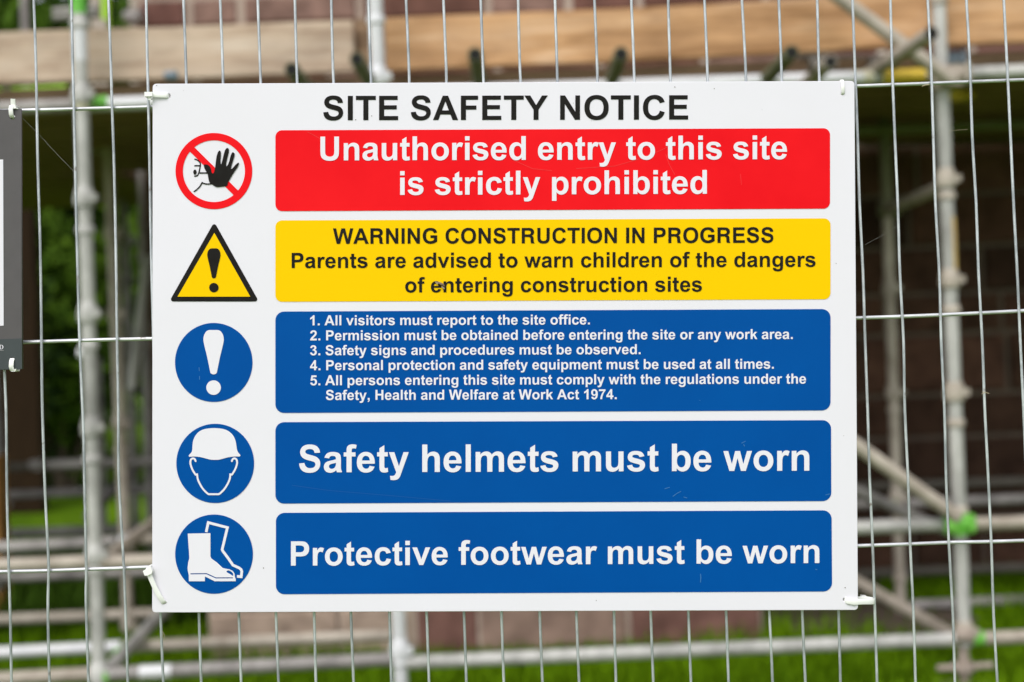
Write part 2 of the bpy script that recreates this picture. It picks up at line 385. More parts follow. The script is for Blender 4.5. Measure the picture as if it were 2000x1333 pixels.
# ------------------------------------------------------------------ flat artwork: contours in photo pixels -> filled sheet
DS = 1.2150                                  # distance of the sign's face
S = F / DS                                   # pixels per metre on the sign
def filled(name, contours, c0, nrm, material, parent, thick=0.0, bev=0.0):
    """contours (photo px) as a filled sheet in its sign's own frame; c0 = the px at the sign's origin"""
    cu = bpy.data.curves.new('outline', 'CURVE')
    cu.dimensions = '2D'; cu.fill_mode = 'BOTH'; cu.resolution_u = 1
    for c in contours:
        sp = cu.splines.new('POLY')
        sp.points.add(len(c)-1)
        for p, (x, y) in zip(sp.points, c):
            p.co = ((x-c0[0])/S, (c0[1]-y)/S, 0, 1)
        sp.use_cyclic_u = True
    if thick: cu.extrude = thick/2 - bev; cu.bevel_depth = bev; cu.bevel_resolution = 1; cu.offset = -bev
    ob = bpy.data.objects.new('outline', cu)
    col.objects.link(ob)
    dg = bpy.context.evaluated_depsgraph_get()
    me = bpy.data.meshes.new_from_object(ob.evaluated_get(dg))
    bpy.data.objects.remove(ob); bpy.data.curves.remove(cu)
    me.transform(Matrix.Translation((0, 0, nrm - thick/2)))
    o = link(name, me, material, parent)
    return o

def circ(cx, cy, rx, ry=None, n=96, ccw=True):
    ry = rx if ry is None else ry
    return [(cx+rx*math.cos(2*math.pi*i/n), cy+ry*math.sin(2*math.pi*i/n)) for i in range(n)]
def rquad(tl, tr, br, bl, r, n=9):
    P = [Vector(q) for q in (tl, tr, br, bl)]
    out = []
    for i in range(4):
        p = P[i]; a = (P[i-1]-p).normalized(); b = (P[(i+1) % 4]-p).normalized()
        c = p + (a+b)*r
        s0 = p + a*r - c; s1 = p + b*r - c
        for k in range(n):
            t = k/(n-1)*math.pi/2
            q = c + s0*math.cos(t) + s1*math.sin(t)
            out.append((q.x, q.y))
    return out
def smooth(pts, n=4, closed=True):
    out = []; L = len(pts)
    rng_ = range(L) if closed else range(L-1)
    for i in rng_:
        g = lambda j: pts[j % L] if closed else pts[max(0, min(L-1, j))]
        p0, p1, p2, p3 = g(i-1), g(i), g(i+1), g(i+2)
        for k in range(n):
            t = k/n
            out.append(tuple(.5*((2*p1[d])+(-p0[d]+p2[d])*t+(2*p0[d]-5*p1[d]+4*p2[d]-p3[d])*t*t+(-p0[d]+3*p1[d]-3*p2[d]+p3[d])*t**3) for d in (0, 1)))
    if not closed: out.append(tuple(pts[-1]))
    return out
def stroke(pts, w, closed=False, cap='butt'):
    P = [Vector(p) for p in pts]; L = len(P)
    left, right = [], []
    for i, p in enumerate(P):
        d0 = (p - P[i-1]) if i else (P[1]-p)
        d1 = (P[i+1]-p) if i < L-1 else (p-P[i-1])
        d0 = d0.normalized(); d1 = d1.normalized()
        t = (d0+d1)
        t = t.normalized() if t.length > 1e-6 else d1
        nn = Vector((-t.y, t.x))
        k = w/2/max(.45, nn.dot(Vector((-d1.y, d1.x))))
        left.append(p+nn*k); right.append(p-nn*k)
    out = [tuple(q) for q in left]
    if cap == 'round':
        e = P[-1]; d = (P[-1]-P[-2]).normalized(); nn = Vector((-d.y, d.x))
        out += [tuple(e+(nn*math.cos(a)+d*math.sin(a))*w/2) for a in [math.pi*j/8 for j in range(1, 8)]]
    out += [tuple(q) for q in reversed(right)]
    if cap == 'round':
        e = P[0]; d = (P[0]-P[1]).normalized(); nn = Vector((-d.y, d.x))
        out += [tuple(e+(nn*math.cos(a)+d*math.sin(a))*w/2) for a in [math.pi*j/8 for j in range(1, 8)]]
    return out
def rpoly(pts, r, n=5):
    """polygon with rounded corners"""
    P = [Vector(p) for p in pts]; out = []
    for i, p in enumerate(P):
        a = (P[i-1]-p).normalized(); b = (P[(i+1) % len(P)]-p).normalized()
        ang = a.angle(b); d = r/math.tan(ang/2)
        c = p+(a+b).normalized()*(r/math.sin(ang/2))
        s0 = p+a*d-c; s1 = p+b*d-c
        tot = math.pi-ang
        for k in range(n+1):
            t = k/n
            q = (s0*math.sin((1-t)*tot)+s1*math.sin(t*tot))/math.sin(tot)+c
            out.append((q.x, q.y))
    return out
def icon(u0, v0):
    return lambda pts: [(u0+x/7.405, v0+y/7.405) for x, y in pts]

# ------------------------------------------------------------------ the safety notice
SC = (986.0, 678.0)
def sign_matrix(c, dist):
    m_ = Matrix((RIGHT, UP, -VIEW)).transposed().to_4x4()
    m_.translation = W(c[0], c[1], dist)
    return m_
sign = empty('safety_sign', mat=sign_matrix(SC, DS))
tag(sign, 'large white site safety notice with red, yellow and blue panels tied to the wire fence', 'safety sign')
L0, L1, L2 = .00035, .0007, .00105
hole = 3.6
filled('board', [rquad((298,164), (1669,158.5), (1676,1192), (297,1197), 7),
                 circ(329.5,187.5,3.8,4.6,20), circ(1646,183,3.6,n=20), circ(321,1177,3.6,n=20), circ(1650,1171.5,3.6,n=20)],
       SC, 0.0, M['sign_white'], sign, thick=.004, bev=.0004)
def lettering(parent, lines, material, n, flat=False):
    cs = []
    for ln in lines: cs += text_contours(*ln, flat=flat)
    return filled('lettering', cs, SC, n, material, parent)
lettering(sign, [('SITE SAFETY NOTICE', 631.5,235.4, 1344,234, 47.5)], M['sign_black'], L0)
def panel(name, tl, tr, br, bl, r, material, lines, lm, flat=False):
    p = filled(name, [rquad(tl, tr, br, bl, r)], SC, L0, material, sign)
    lettering(p, lines, lm, L1, flat)
    return p
red_p = panel('red_panel', (538,255), (1621,251), (1621,408), (538,413), 13, M['sign_red'],
      [('Unauthorised entry to this site', 626,314, 1536.8,311.5, 46.4),
       ('is strictly prohibited', 781.7,381.3, 1380.4,379, 46.4)], M['letter_white'])
yel_p = panel('yellow_panel', (538,431), (1622,427), (1622,585), (538,590), 13, M['sign_yellow'],
      [('WARNING CONSTRUCTION IN PROGRESS', 650.5,476.8, 1510.3,474.6, 30.2),
       ('Parents are advised to warn children of the dangers', 569.9,524, 1592.6,521.6, 29.6),
       ('of entering construction sites', 791.4,571.7, 1370.8,570, 29.6)], M['sign_black'], True)
bl1 = panel('blue_panel', (538,609), (1622,604), (1622,802), (538,807), 17, M['sign_blue'],
      [('1. All visitors must report to the site office.', 606,636, 1152,634.2, 19.6),
       ('2. Permission must be obtained before entering the site or any work area.', 605.8,665.3, 1548,662.6, 19.6),
       ('3. Safety signs and procedures must be observed.', 606,694.4, 1251,692.2, 19.6),
       ('4. Personal protection and safety equipment must be used at all times.', 605.8,723.6, 1511,720.6, 19.6),
       ('5. All persons entering this site must comply with the regulations under the', 606.3,753, 1574,749.6, 19.6),
       ('Safety, Health and Welfare at Work Act 1974.', 636.7,781.7, 1204.3,780, 19.6)], M['letter_white'])
bl2 = panel('blue_panel', (538,825), (1623,821), (1623.5,979), (538,984), 17, M['sign_blue'],
      [('Safety helmets must be worn', 584.6,923, 1580.4,919.6, 53.6)], M['letter_white'])
bl3 = panel('blue_panel', (539,1002), (1624,997), (1625,1155.5), (539,1161), 17, M['sign_blue'],
      [('Protective footwear must be worn', 568.5,1105, 1600,1099.9, 47.4)], M['letter_white'])
bl1['label'] = 'tall blue panel with five numbered site rules in white'
bl2['label'] = 'blue panel reading Safety helmets must be worn'
bl3['label'] = 'lowest blue panel reading Protective footwear must be worn'

# prohibition symbol
I = icon(320, 240)
pc = empty('prohibition_symbol', parent=sign)
filled('ring', [I(circ(725,701,555,551)), I(circ(725.5,702,448,446))], SC, L0, M['sign_red'], pc)
d45 = math.atan2(983-358, 1075-445)
def on_ring(a): return (725.5+449*math.cos(a), 702+447*math.sin(a))
arc1 = [on_ring(a) for a in np.linspace(math.atan2(358-702,445-725), math.atan2(422-702,383-725), 6)]
a2, a3 = math.atan2(1047-702,1008-725), math.atan2(983-702,1075-725)
arc2 = [on_ring(a) for a in np.linspace(a2, a3, 6)]
filled('slash', [I(arc1+arc2)], SC, L0, M['sign_red'], pc)
hand = [(580,625),(586,610),(605,605),(640,612),(670,640),(685,675),(692,715),(705,735),(722,728),(735,690),(745,640),(755,560),(765,490),(785,428),(808,404),(826,430),(825,500),(820,560),(828,602),(836,590),(850,540),(868,460),(890,395),(918,367),(942,385),(938,440),(920,510),(905,580),(903,622),(912,630),(922,618),(945,570),(965,490),(985,440),(1005,431),(1026,452),(1015,510),(990,590),(973,655),(980,670),(1000,655),(1040,610),(1075,581),(1089,588),(1070,640),(1030,700),(990,760),(950,830),(930,870),(922,908),(905,920),(850,925),(770,932),(730,915),(690,885),(660,860),(645,800),(635,745),(610,700),(590,660)]
filled('hand', [I(smooth(hand, 3))], SC, L1, M['sign_black'], pc)
fig = [stroke(smooth([(443,527),(490,545),(522,575),(529,610),(518,680),(505,730),(490,760),(470,772),(440,776)], 5, False), 18),
       stroke([(442,623),(521,623)], 18), circ(451,717,24,38,28),
       stroke([(512,728),(645,728)], 19),
       stroke(smooth([(433,1000),(470,975),(520,925),(560,860)], 5, False), 18),
       stroke(smooth([(556,866),(580,880),(630,888),(700,884)], 5, False), 18)]
for i_, c_ in enumerate(fig):
    pass
fo = [filled('figure_stroke', [I(c_)], SC, L0 + .00004*i_, M['sign_black'], pc) for i_, c_ in enumerate(fig)]

# warning triangle
I = icon(320, 430)
wt = filled('warning_triangle', [I(rpoly([(730,28),(1376,1180),(80,1180)], 34, 7))], SC, L0, M['sign_black'], sign)
filled('triangle_field', [I([(733,188),(1252,1110),(200,1110)])], SC, L1, M['sign_yellow'], wt)
def bang(cx, top, ymax, hw, bot, bw, dot, dr):
    l = [(cx-hw*.55, top+4), (cx-hw*.86, top+(ymax-top)*.42), (cx-hw, ymax), (cx-hw*.95, ymax+(bot-ymax)*.16)]
    tail = [(cx-bw*1.05, bot-bw*1.25), (cx-bw*.8, bot-bw*.35), (cx-bw*.35, bot-2)]
    half = l + [(cx-bw-(hw*.95-bw)*.5, ymax+(bot-ymax)*.5)] + tail
    top_ = [(cx, top)]
    return smooth(top_ + half + [(cx, bot)] + [(2*cx-x, y) for x, y in reversed(half)], 5), circ(cx, dot, dr, n=40)
a_, b_ = bang(727, 412, 492, 95, 845, 32, 979, 68)
filled('exclamation_mark', [I(a_), I(b_)], SC, L2, M['sign_black'], wt)

# blue mandatory signs
I = icon(320, 620)
ms = filled('mandatory_symbol', [I(circ(723,654,560,571))], SC, L0, M['sign_blue'], sign)
ms['label'] = 'blue disc with a white exclamation mark'
a_, b_ = bang(722, 186, 302, 146, 826, 52, 1018, 105)
filled('exclamation_mark', [I(a_), I(b_)], SC, L1, M['letter_white'], ms)

I = icon(320, 815)
hs_ = filled('helmet_symbol', [I(circ(744,670,562,573))], SC, L0, M['sign_blue'], sign)
helm = smooth([(363,555),(378,536),(402,510),(414,470),(418,400),(430,330),(465,260),(520,205),(600,172),(730,159),(860,172),(940,205),(1000,260),(1035,330),(1050,400),(1060,470),(1076,508),(1100,538),(1109,552),(1098,569),(1040,569),(950,578),(860,600),(800,615),(733,618),(670,613),(600,595),(520,576),(440,570),(380,573),(366,566)], 4)
filled('helmet', [I(helm)], SC, L1, M['letter_white'], hs_)
lf = smooth([(462,636),(447,605),(420,598),(395,614),(386,660),(400,720),(430,785),(462,832)], 5, False)
jaw = smooth([(484,828),(492,890),(520,960),(570,1040),(636,1106),(660,1115)], 5, False)
face = lf + jaw + [(1448-x, y) for x, y in reversed(jaw)] + [(1448-x, y) for x, y in reversed(lf)]
filled('face_outline', [I(stroke(face, 27, cap='round'))], SC, L1, M['letter_white'], hs_)

I = icon(320, 990)
bs = filled('boots_symbol', [I(circ(727,686,562,573))], SC, L0, M['sign_blue'], sign)
boot = [(348,388),(676,382),(676,715),(690,748),(770,805),(855,885),(905,897),(955,906),(1000,930),(1024,965),(1030,1015),(1042,1045),(1042,1077),(738,1077),(597,1008),(595,1077),(365,1077),(363,985),(350,930),(346,880),(354,810),(371,745),(368,680)]
solel = stroke([(388,970),(620,968),(755,1029),(1000,1028)], 15)
toe = smooth([(908,938),(922,923),(945,922),(980,938),(1002,965),(1006,990),(1000,1000),(985,990),(955,970),(922,953)], 3)
filled('boot', [I(boot), I(solel), I(toe)], SC, L1, M['letter_white'], bs)
filled('boot_outline', [I(stroke([(615,367),(645,229),(922,301),(846,618),(855,640),(930,740),(1003,845),(1090,884),(1118,905),(1130,935),(1121,1012),(1060,1006)], 38))], SC, L1, M['letter_white'], bs)

# wear: scratches and specks printed faces collect
def scratch(parent, segs, material, n, w):
    for s_ in segs: filled('scratch_mark', [stroke(s_, w)], SC, n, material, parent)
scratch(red_p, [[(600,258),(612,264),(628,273)], [(1000,312),(1040,330),(1078,334)], [(1125,330),(1200,325),(1260,308),(1304,288)],
                [(1300,302),(1307,322),(1318,342)], [(1446,340),(1448,362)]], M['scratch_pink'], L0+.0002, .8)
scratch(bl2, [[(1314,970),(1322,964),(1330,960)], [(1298,955),(1308,952)], [(1335,971),(1342,973)], [(1448,866),(1456,862)], [(1612,967),(1621,965)], [(1452,868),(1454,872)]], M['scratch_pale'], L0+.0002, 1.3)
scratch(bl2, [[(570,948),(640,958),(760,968),(880,979)]], M['scratch_faint'], L0+.0002, .5)
scratch(bl3, [[(1368,1121),(1368.6,1128),(1368,1138)], [(1592,1112),(1596,1113)]], M['scratch_pale'], L0+.0002, 1.6)
scratch(bl1, [[(975,720),(980,735)], [(972,752),(974,762)], [(1365,782),(1368,783)]], M['scratch_pale'], L0+.0002, .8)
scratch(ms, [[(389,718),(389.5,725)], [(390,735),(390,742)]], M['scratch_pale'], L0+.0002, 1.2)
r2 = random.Random(3)
sp_ = []
for _ in range(46):
    x, y = r2.uniform(310,1660), r2.uniform(170,1185)
    if 530 < x < 1630 and 245 < y < 1165: continue
    if 335 < x < 505 and 250 < y < 1165: continue
    sp_.append(circ(x, y, r2.choice((.5,.6,.8,1.1)), n=8))
sp_ += [circ(1318,170.5,1.1,n=8), circ(1395,173.6,.9,n=8), circ(726,227,.9,n=8), circ(1650.5,1148,1.2,n=8), circ(306,167.6,.9,n=8)]
for c_ in sp_: filled('dirt_speck', [c_], SC, L0, M['speck_dark'], sign)

# ------------------------------------------------------------------ wire mesh fence panel
YV, YH = 1.2225, 1.2262                      # upright wires in front, long wires welded behind
WR = 2.75 / (F / YV)                         # wire radius
tops = [66,139.5,212,285.5,358.5,430,503.5,576,647,720,793,866,939,1012,1084,1161,1233,1305,1376,1449,1521,1596,1665,1739,1812,1887.5,1960.5]
bots = [96.7,173,249.5,319,393,471,544,617,690.5,764.5,838,911,984,1059.5,1131,1203,1276,1349.5,1423,1509,1573,1641.5,1713,1788,1865,1948,2025]
mids = {0:[(66,0),(70,120),(72,216),(74,330),(78.5,480),(81,665),(82.5,790),(88,960),(94,1080),(95,1117),(93.5,1200),(96.7,1333)],
        1:[(139.5,0),(142,120),(144.5,214),(147,330),(150.5,480),(155.5,664),(159.5,760),(163,840),(165.5,960),(168.5,1112),(168,1180),(173,1333)],
        2:[(212,0),(216,110),(219,211),(223,330),(226.5,500),(228.5,662),(231,790),(231.5,920),(236,1010),(242,1110),(245,1190),(249.5,1333)],
        3:[(285.5,0),(287.5,110),(290,207),(292.5,330),(295,480),(300,680),(305,900),(311,1110),(313.5,1200),(319,1333)]}
fence = empty('mesh_fence', (W(1000, 666, YV).x, YV, 0))
tag(fence, 'galvanised welded wire mesh fence panel in front of the scaffolding', 'fence')
fl = fence.location.copy()
def wire_path(t, b, k, pts=None):
    if pts is None:
        pr = random.Random(100 + k)
        pts = []
        for i in range(11):
            y = i * 133.3
            x = t + (b - t) * i / 10 + (pr.uniform(-1.4, 1.4) if 0 < i < 10 else 0)
            pts.append((x, y))
    q = smooth(pts, 3, False)
    # carry on below and above the frame
    sl_ = (b - t) / 1333
    q = [(q[0][0] - sl_*1350, -1350), (q[0][0] - sl_*500, -500)] + q + [(q[-1][0] + sl_*520, 1853), (q[-1][0] + sl_*1050, 2383), (q[-1][0] + sl_*1950, 3150)]
    out = []
    for x, y in q:
        p = W(x, y, YV)
        out.append(p)
    return out
ZB, ZT = .075, 1.985
def clipz(pts):
    o = []
    for i, p in enumerate(pts):
        if ZB <= p.z <= ZT: o.append(p)
        for j in (i + 1,):
            if j < len(pts):
                a, b = pts[i], pts[j]
                for z in (ZT, ZB):
                    if (a.z - z) * (b.z - z) < 0:
                        t = (z - a.z) / (b.z - a.z); o.append(a.lerp(b, t))
    return o
allw = [(tops[i], bots[i], mids.get(i)) for i in range(len(tops))]
for k in range(1, 16): allw.append((66 - 73.3*k, 96.7 - 74.3*k, None))
for k in range(1, 16): allw.append((1960.5 + 73.3*k, 2025 + 74.3*k, None))
XR = 1.02
uprights = []
for k, (t, b, pts) in enumerate(allw):
    wp = clipz(wire_path(t, b, k, pts))
    if abs(wp[len(wp)//2].x) > XR: continue
    uprights.append(wp)
    mb = MB(); mb.tube([p - fl for p in wp], WR, 10)
    mb.build('upright_wire', M['galv_wire'], fence)
hz = [[(-20,217.5),(43,216),(144,213.5),(219,211.5),(290,209.5),(600,199),(1000,187),(1400,175),(1670,168.5),(1745,166),(1816,163.5),(1890,160.5),(2010,156)],
      [(-20,671),(43,669),(155,665.5),(228,663.5),(296,662),(620,652),(1000,641),(1400,630),(1674,621.5),(1765,618.5),(1838,615.5),(1912,612),(2010,607)],
      [(-20,1117.5),(94,1115),(168,1112.5),(242,1110),(296,1108),(600,1099),(1000,1088),(1400,1076),(1677,1066.5),(1780,1063),(1854,1060),(1930,1058.5),(2010,1056)]]
def shift(h, dy): return [(x + dy*.038, y + dy) for x, y in h]
for h in hz + [shift(hz[0], -452), shift(hz[0], -904), shift(hz[0], -1356), shift(hz[2], 452), shift(hz[2], 904)]:
    q = smooth(h, 3, False)
    q = [(q[0][0] - 1400, q[0][1] + 44)] + q + [(q[-1][0] + 1400, q[-1][1] - 44)]
    P = [W(x, y, YH) for x, y in q]
    P = [p for p in P]
    P[0].x = max(P[0].x, -XR - .01); P[-1].x = min(P[-1].x, XR + .01)
    mb = MB(); mb.tube([p - fl for p in P], WR * 1.32, 10)
    for up in uprights:                                # weld nuggets where the wires cross
        hit = None
        for a, b in zip(up, up[1:]):
            for c, d in zip(P, P[1:]):
                if (c.x - max(a.x, b.x)) > 0 or (d.x - min(a.x, b.x)) < 0: continue
                t = ((a.x+b.x)/2 - c.x)/max(1e-6, d.x - c.x); z = c.z + (d.z - c.z)*t
                if min(a.z, b.z) <= z <= max(a.z, b.z):
                    k = (z - b.z)/(a.z - b.z) if abs(a.z - b.z) > 1e-9 else 0
                    hit = Vector((b.x + (a.x - b.x)*k, 0, z)); break
            if hit: break
        if hit:
            j = random.Random(int(hit.x*9999)); q = hit - fl
            mb.tube([q + Vector((0, YV - .0006, j.uniform(-.0004,.0004))), q + Vector((0, (YV+YH)/2, 0)), q + Vector((0, YH + .0004, 0))], [WR*1.0, WR*1.25*j.uniform(.9,1.2), WR*1.0], 8)
    mb.build('long_wire', M['galv_wire_h'], fence)
fr = MB()
zt, zb = 2.0, .06
for x in (-XR - .02, XR + .02): fr.tube([Vector((x, YV, .0)) - fl, Vector((x, YV, zt)) - fl], .019, 14)
for z in (zt, zb): fr.tube([Vector((-XR - .02, YV, z)) - fl, Vector((XR + .02, YV, z)) - fl], .0188, 14)
fr.build('tube_frame', M['tube_grey'], fence)

# ------------------------------------------------------------------ nylon cable ties
def ribbon(mb, pts, nrm, w, t):
    """flat strap swept along pts; nrm = width direction per point"""
    P = [Vector(p) for p in pts]; n = len(P); rings = []
    for i, p in enumerate(P):
        tg = (P[min(i+1, n-1)] - P[max(i-1, 0)]).normalized()
        wd = Vector(nrm[i] if isinstance(nrm, list) else nrm)
        wd = (wd - tg*wd.dot(tg)).normalized()
        up = tg.cross(wd)
        rings.append([p + wd*a*w/2 + up*b*t/2 for a, b in ((-1,-.6),(-.8,-1),(.8,-1),(1,-.6),(1,.6),(.8,1),(-.8,1),(-1,.6))])
    v = [q for r in rings for q in r]; f = []
    for i in range(n-1):
        for k in range(8):
            a = i*8+k; b = i*8+(k+1) % 8
            f.append((a, b, b+8, a+8))
    f.append(tuple(reversed(range(8)))); f.append(tuple((n-1)*8+k for k in range(8)))
    mb.add(v, f)
PXM = DS / F                                  # metres per photo pixel at the sign
def tie_at(c, label):
    o = empty('cable_tie', mat=sign_matrix(c, DS))
    tag(o, label, 'cable tie', 'white cable ties holding the signs')
    def L(x, y, n=0.0): return Vector(((x - c[0])*PXM, (c[1] - y)*PXM, n))
    return o, L
def block(mb, L, pts, n0, n1):
    """small moulded block: px outline between two depths"""
    a = [L(x, y, n0) for x, y in pts]; b = [L(x, y, n1) for x, y in pts]
    k = len(pts)
    mb.add(a + b, [tuple(range(k)), tuple(reversed(range(k, 2*k)))] + [(i, i + k, (i+1) % k + k, (i+1) % k) for i in range(k)])
BK = -.0125
# strap from the hole, along the face and round the upright wire
o, L = tie_at((308,187), 'white cable tie pulled sideways from the upper left hole of the large notice')
mb = MB()
ribbon(mb, [L(329,188,-.005), L(328,188,.0002), L(324,187.6,.0012), L(310,187,.0018), L(298,186,.0024), L(289,185.6,.0026), L(285.5,185.6,-.002), L(285.5,186,-.0085), L(292,187,-.0115), L(310,188,-.0075), L(326,188,-.005)], (0,1,0), 9*PXM, .0011)
mb.build('strap', M['tie'], o, angle=50)
mb = MB(); block(mb, L, [(285,182),(300,182),(300,190.5),(285,191)], .0016, .0052); block(mb, L, [(291,191),(297,191),(296.3,198),(291.5,197)], .0022, .0034)
mb.build('locking_head', M['tie'], o, angle=30)

o, L = tie_at((1646,172), 'white cable tie in the upper right hole of the large notice, over its top edge')
mb = MB()
ribbon(mb, [L(1646,185,-.006), L(1646,184,.0002), L(1646,181,.0012), L(1645.5,170,.0013), L(1645,160,.001), L(1645,156.6,-.001), L(1645.2,156.4,-.006), L(1645.5,164,-.0145), L(1646,172,-.014), L(1646,180,-.0075), L(1646,185,-.006)], (1,0,0), 6.5*PXM, .0010)
mb.build('strap', M['tie'], o, angle=50)
mb = MB(); block(mb, L, [(1641,160),(1650,160),(1650,168),(1641,168)], -.0185, -.0148)
mb.build('locking_head', M['tie'], o, angle=30)

o, L = tie_at((304,1142), 'long bent white cable tie slanting up at the lower left corner of the large notice')
mb = MB()
wd = (.8,.45,0)
ribbon(mb, [L(322,1178,-.006), L(321.5,1177.5,.0003), L(319,1174,.0014), L(312,1163,.0020), L(304,1147,.0026), L(297,1130,.0034), L(292.5,1117,.0038), L(290,1110,.002), L(291,1107,-.006), L(294,1107.5,-.0145), L(302,1125,-.0105), L(314,1160,-.0075), L(321,1176,-.006)], wd, 9.5*PXM, .0013)
mb.build('strap', M['tie'], o, angle=50)
mb = MB(); block(mb, L, [(282.5,1113.5),(297,1104.5),(301,1114),(299,1119),(291.5,1122.5),(286,1122.5)], .0022, .0062)
mb.build('locking_head', M['tie'], o, angle=30)

o, L = tie_at((1680,1174), 'white cable tie sticking out past the lower right corner of the large notice')
mb = MB()
ribbon(mb, [L(1650,1171.5,-.006), L(1651,1171.8,.0002), L(1655,1173.5,.0012), L(1668,1176,.0014), L(1680,1175.5,.0002), L(1696,1176,-.0018), L(1708,1176.8,-.0036), L(1711,1177,-.006), L(1710.5,1177,-.0105), L(1700,1176,-.0125), L(1676,1175,-.0095), L(1655,1172,-.0062)], (0,1,0), 11*PXM, .0011)
mb.build('strap', M['tie'], o, angle=50)
mb = MB(); block(mb, L, [(1690,1169.5),(1700,1170),(1700,1183),(1690,1182.5)], -.0185, -.0132)
mb.build('locking_head', M['tie'], o, angle=30)

# ------------------------------------------------------------------ the grey notice cut by the left edge of the picture
M['board_grey'] = mat('board_grey', (.088,.080,.083), .5, spec=.3, var=.25, vscale=40, col2=(.105,.096,.099))
M['board_slate'] = mat('board_slate', (.048,.058,.062), .5, spec=.3, var=.25, vscale=40, col2=(.058,.068,.072))
M['board_edge'] = mat('board_edge', (.35,.34,.35), .6)
BC = (-300.0, 467.0)
DB = 1.2146
nb = empty('notice_board', mat=sign_matrix(BC, DB))
tag(nb, 'dark grey notice board with a white panel, cut off by the left edge', 'notice board')
_S = S
S = F / DB
filled('board', [[(-640,240),(41,212.8),(43.5,721.5),(-620,746)], circ(24.5,229,5,n=20), circ(24,703,5,n=20)], BC, 0.0, M['board_grey'], nb, thick=.003, bev=.0003)
filled('lower_band', [[(-622,684),(43,661.5),(43.3,720.8),(-619.5,745)], circ(24,703,5.2,n=20)], BC, .0004, M['board_slate'], nb)
filled('white_panel', [[(-610,334),(6.5,312),(7.5,636.5),(-596,660)]], BC, .0004, M['sign_white'], nb)
# the end of a line of small serif capitals and the rule under it
def serif_N(x, y, h):
    return [[(x,y),(x+.34*h,y),(x+.34*h,y-.05*h),(x+.24*h,y-.1*h),(x+.24*h,y-.75*h),(x+.80*h,y),(x+.94*h,y),(x+.94*h,y-.9*h),(x+1.05*h,y-.95*h),(x+1.05*h,y-h),(x+.72*h,y-h),(x+.72*h,y-.95*h),(x+.84*h,y-.9*h),(x+.84*h,y-.3*h),(x+.26*h,y-h),(x,y-h),(x,y-.95*h),(x+.12*h,y-.86*h),(x+.12*h,y-.1*h),(x,y-.05*h)]]
def serif_D(x, y, h):
    o_ = [(x,y),(x,y-.06*h),(x+.1*h,y-.1*h),(x+.1*h,y-.9*h),(x,y-.94*h),(x,y-h)] + [(x+.42*h+.5*h*math.sin(a), y-.5*h-.5*h*math.cos(a)) for a in np.linspace(.1, math.pi-.1, 12)]
    i_ = [(x+.27*h,y-.1*h)] + [(x+.40*h+.32*h*math.sin(a), y-.5*h+.42*h*math.cos(a)) for a in np.linspace(.1, math.pi-.1, 10)] + [(x+.27*h,y-.9*h)]
    return [o_, i_]
filled('lettering', serif_N(-11.2,683,8.6) + serif_D(-.6,682.6,8.6), BC, .0008, M['letter_white'], nb)
filled('rule_line', [[(-300,695.4),(8,684.2),(8,685),(-300,696.2)]], BC, .0008, M['board_edge'], nb)
S = _S

o, L = tie_at((26,215), 'white cable tie with its tail standing up at the top of the grey notice board')
mb = MB()
ribbon(mb, [L(24,231,-.006), L(24,229,.0008), L(23.6,224,.0022), L(23,214,.0026), L(24,208,.0018), L(25,206,-.003), L(25,206,-.0105), L(24.5,213,-.0155), L(24,222,-.0115), L(24,231,-.006)], (1,.0,0), 8.5*PXM, .0012)
ribbon(mb, [L(27,210,.0012), L(27,203,.0016), L(27.2,194.5,.0024)], (1,0,0), 9*PXM, .0010)
mb.build('strap', M['tie'], o, angle=50)
mb = MB(); block(mb, L, [(19.5,207),(31.5,206.5),(33.5,213),(18.5,213.5)], -.0025, .0022); block(mb, L, [(32,211.6),(36,212),(35.5,213.8),(32,213.6)], -.001, .001)
mb.build('locking_head', M['tie'], o, angle=30)

o, L = tie_at((25,710), 'white cable tie looped round the bottom edge of the grey notice board')
mb = MB()
ribbon(mb, [L(24,700,-.006), L(24.4,701.5,.0006), L(24.2,706,.0020), L(23.6,716,.0022), L(24.6,723.2,.0012), L(25.2,725,-.003), L(25.2,725,-.0105), L(24.6,715,-.0155), L(24.2,707,-.0115), L(24,700,-.006)], (1,0,0), 9*PXM, .0012)
mb.build('strap', M['tie'], o, angle=50)
mb = MB(); block(mb, L, [(21.5,721.5),(30,721.5),(32.5,720.5),(31.5,724),(29.5,726.2),(22.5,726)], -.003, .0012)
mb.build('locking_head', M['tie'], o, angle=30)

